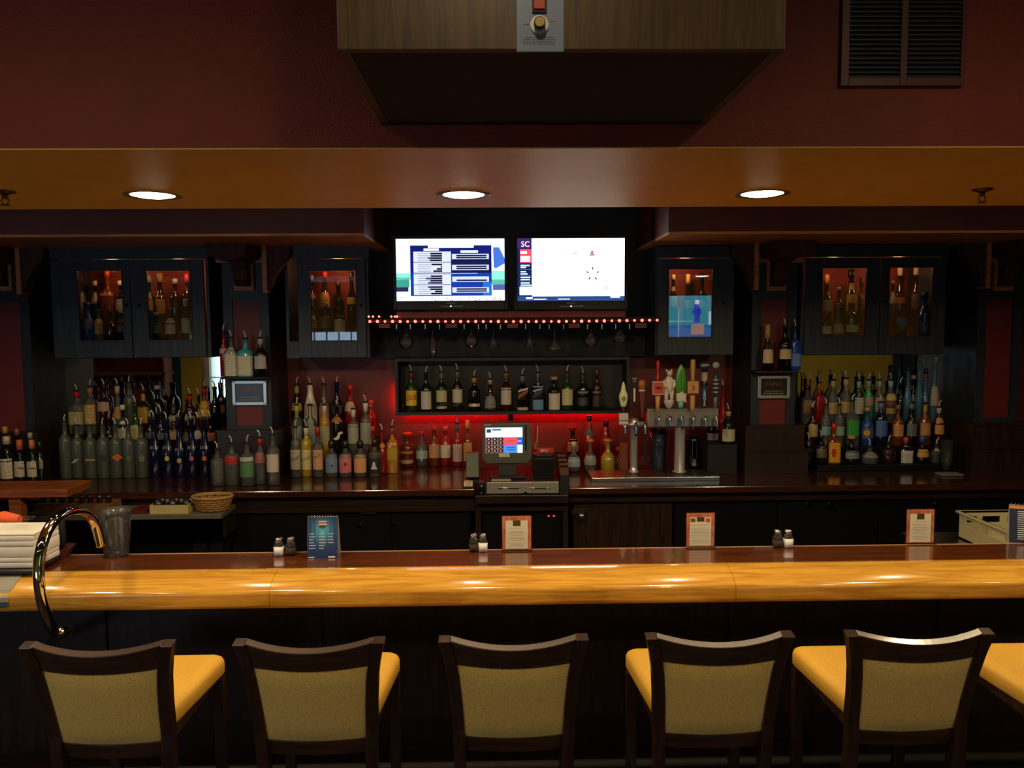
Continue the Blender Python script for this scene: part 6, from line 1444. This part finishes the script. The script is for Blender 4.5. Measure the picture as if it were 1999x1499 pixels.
for k, (dx, c_) in enumerate(((-.008, '#a83a2c'), (.004, '#2a2a30'), (.01, '#c0b8a0'))): MB(paint(c_)).tube([(X(1043, 5.5)+dx, 5.5, ZDR+.02), (X(1043, 5.5)+dx*2.2, 5.5, ZDR+.29+.012*k)], .0035, seg=6).build('pen', o)
o = thing('card_reader', (X(926, 5.3), 5.3, ZB), 'grey card reader left of the terminal', 'card reader')
x0, x1, z0, z1 = rect(910, 944, 884, 915, 5.3)
MB(paint('#4a4d46', .5)).prism([(5.24, ZB+.045), (5.30, z1), (5.36, z1), (5.38, ZB+.02)], x0, x1-.03, 'x').build('body', o, bevel=.004); MB(M_blackm).box(x0-.004, x1-.02, 5.22, 5.40, ZB+.0006, ZB+.03).build('base', o, bevel=.004)
MB(paint('#6a7466', .4)).box(x0+.01, x1-.04, 5.262, 5.268, ZB+.06, z1-.03).build('display', o)
o = thing('sugar_tray', (X(930, 5.15), 5.15, ZB), 'dark tray of white paper packets left of the register', 'tray')
x0, x1 = X(903, 5.13, 933), X(955, 5.13, 933); x1 = min(x1, xl-.003)
MB(M_blackm).box(x0, x1, 5.10, 5.20, ZB+.0006, ZB+.012).build('tray', o)
k = 0; x = x0+.008
while x < x1-.02:
    wd_ = .012+.006*(k % 3); MB(paint('#c9b494' if k % 3 else '#d8ccb8')).box(x, x+wd_, 5.112, 5.18, ZB+.0122, ZB+.038+.004*(k % 2)).build('packet', o); x += wd_+.0015; k += 1
# corkscrew-like handset beside the drawer
o = thing('phone_handset', (X(940, 5.115), 5.115, zst), 'black handset with silver buttons left of the cash drawer', 'phone')
hx0, hx1 = X(933, 5.115, 950), X(947.5, 5.115, 950)
MB(M_black).rbox(hx0, hx1, 5.10, 5.14, zst, Zz(938, 5.115, 940), .008).build('body', o)
for py_ in (950, 963): c = P(940, py_, 5.099); MB(M_chrome).lathe([(0, -.012), (.010, 0), (0, .012)], c.x, 5.099, c.z, seg=10).build('button', o)
# slotted black holder right of the drawer
o = thing('check_rack', (X(1101, 5.2), 5.2, zst), 'black slotted check rack right of the cash drawer', 'rack')
hx0, hx1 = X(1093, 5.12, 940), X(1111, 5.12, 940)
MB(M_blackm).box(hx0, hx1, 5.11, 5.40, zst, Zz(928, 5.12, 1100)).build('base_box', o)
for k in range(7):
    yk = 5.13+.036*k; zk = Zz(928, 5.12, 1100); MB(M_black if k % 2 else paint('#5c3a2c')).box(hx0+.002, hx1-.002, yk, yk+.006, zk+.0005, zk+.05+.008*k).build('divider', o)
# red-lit glasses behind printer
for k, px in enumerate((1082, 1091, 1099)):
    x = X(px, 5.85); oo = MB(M_clear).lathe([(.018, .001), (.022, .01), (.026, .11), (.024, .11), (.02, .012)], x, 5.85-.02*k, ZB, seg=16).build('shot_glass'); tag(oo, ('left', 'middle', 'right')[k]+' of three small glasses behind the receipt printer', 'glass', 'small glasses behind the receipt printer')
# ------------------------------------------------------------------ under-counter shelf at the left
YU = 4.86
zs = Zz(1005, YU, 300)
us = thing('under_counter_shelf', (X(250, YU), YU+.1, zs), 'steel ledge below the left counter carrying a basket', 'shelf')
MB(mat('dull_grey_laminate', '#5c5a50', .5)).box(X(40, YU, 1005), X(432, YU, 1005), YU, 5.135, zs-.03, zs).build('board', us, bevel=.003)
MB(M_steel).box(X(60, YU), X(64, YU), YU+.05, 5.13, zs-.16, zs-.031).build('bracket', us); MB(M_steel).box(X(420, YU), X(424, YU), YU+.05, 5.13, zs-.16, zs-.031).build('bracket', us)
bk = thing('wicker_basket', (X(407, YU+.11), YU+.11, zs), 'oval wicker basket on the ledge under the left counter', 'basket')
M_wick = mat('wicker_cane', '#8f6a34', .6, noise=.4, scale=120); M_wick2 = mat('wicker_rim_cane', '#a88450', .6, noise=.3, scale=120)
s = (YU+.11)/F; rb, rt, hb = 30*s, 38*s, 26*s; bx, by = bk.location.x, bk.location.y
for k in range(6):
    f = (k+.5)/6; rr = rb+(rt-rb)*f
    MB(M_wick).tube([(bx+rr*math.cos(a), by+rr*.72*math.sin(a), zs+.004+hb*f+.0025*math.sin(a*14+k*math.pi)) for a in [2*math.pi*i/56 for i in range(57)]], .0068, seg=6, caps=False).build('cane_round', bk)
for k in range(20):
    a = 2*math.pi*k/20; MB(M_wick).tube([(bx+rb*math.cos(a), by+rb*.72*math.sin(a), zs+.004), (bx+rt*1.02*math.cos(a), by+rt*.734*math.sin(a), zs+hb)], .004, seg=5).build('upright_cane', bk)
MB(M_wick2).tube([(bx+(rt+.002)*math.cos(a), by+(rt+.002)*.72*math.sin(a), zs+hb+.006) for a in [2*math.pi*i/40 for i in range(41)]], .0085, seg=8, caps=False).build('rim', bk)
MB(M_wick).lathe([(rb*.98, .001), (rb*.98, .006)], bx, by, zs, seg=24, sy=.72).build('base', bk)
o = thing('napkin_box', (X(330, YU+.1), YU+.1, zs), 'cream cardboard box of dark wrapped items on the ledge', 'box')
x0, x1, z0, z1 = rect(292, 367, 986, 1005, YU+.02)
M_cb = mat('cream_cardboard', '#b8aa78', .7)
MB(M_cb).box(x0, x1, YU+.02, YU+.026, zs+.0006, z1).build('front_wall', o); MB(M_cb).box(x0, x0+.006, YU+.026, YU+.2, zs+.0006, z1).build('side_wall', o); MB(M_cb).box(x1-.006, x1, YU+.026, YU+.2, zs+.0006, z1).build('side_wall', o); MB(M_cb).box(x0+.006, x1-.006, YU+.194, YU+.2, zs+.0006, z1).build('rear_wall', o)
for k in range(5):
    cx = x0+.03+(x1-x0-.06)*k/4; MB(mat('dark_wrapped_foil', '#1c1a1c', .3, coat=.4, noise=.4, scale=60)).lathe([(0, 0), (.028, .02), (.034, .045), (.024, .07+.008*(k % 2)), (0, .085)], cx, YU+.08+.04*(k % 2), zs+.002, seg=9).build('wrapped_item', o)
o = MB(mat('dark_red_binder', '#5c1414', .5)).box(X(255, YU+.05, 1003), X(290, YU+.05, 1003), YU+.03, YU+.2, zs+.0006, zs+.02).build('flat_binder'); tag(o, 'dark red flat binder on the ledge beside the cardboard box', 'binder')
# cardboard bottle carriers
for i, (p0, p1, lab) in enumerate(((67, 140, 'left cardboard carrier of small dark bottles under the counter'), (143, 214, 'right cardboard carrier of small dark bottles under the counter'))):
    x0, x1, z0, z1 = rect(p0, p1, 985, 1005, YU+.03); o = thing('bottle_carrier', ((x0+x1)/2, YU+.1, zs), lab, 'carrier', 'cardboard bottle carriers under the counter')
    MB(mat('brown_cardboard', '#6f4a2a', .8)).box(x0, x1, YU+.03, YU+.19, zs+.0006, z1).build('carton', o, bevel=.003)
    for k in range(4):
        cx = x0+(x1-x0)*(k+.5)/4; MB(mat('small_dark_bottle', '#2a1c14', .15)).lathe([(.016, 0), (.018, .006), (.016, .03), (.019, .034), (.019, .046), (0, .05)], cx, YU+.08, z1+.0004, seg=10).build('small_bottle', o)
# orange-brown service shelf at the far left
YV = 4.55
o = thing('service_shelf', (X(40, YV), YV, 0), 'orange-brown wooden shelf end at the left below the wine bottles', 'shelf')
x0, x1, z0, z1 = rect(-300, 131, 958, 973, YV)
MB(M_orangewood).box(x0, x1, YV, YV+.28, z0, z1).build('top_board', o, bevel=.003)
MB(M_orangewood).box(X(18, YV+.02, 1000), X(41, YV+.02, 1000), YV+.02, YV+.08, 0, z0).build('post', o)
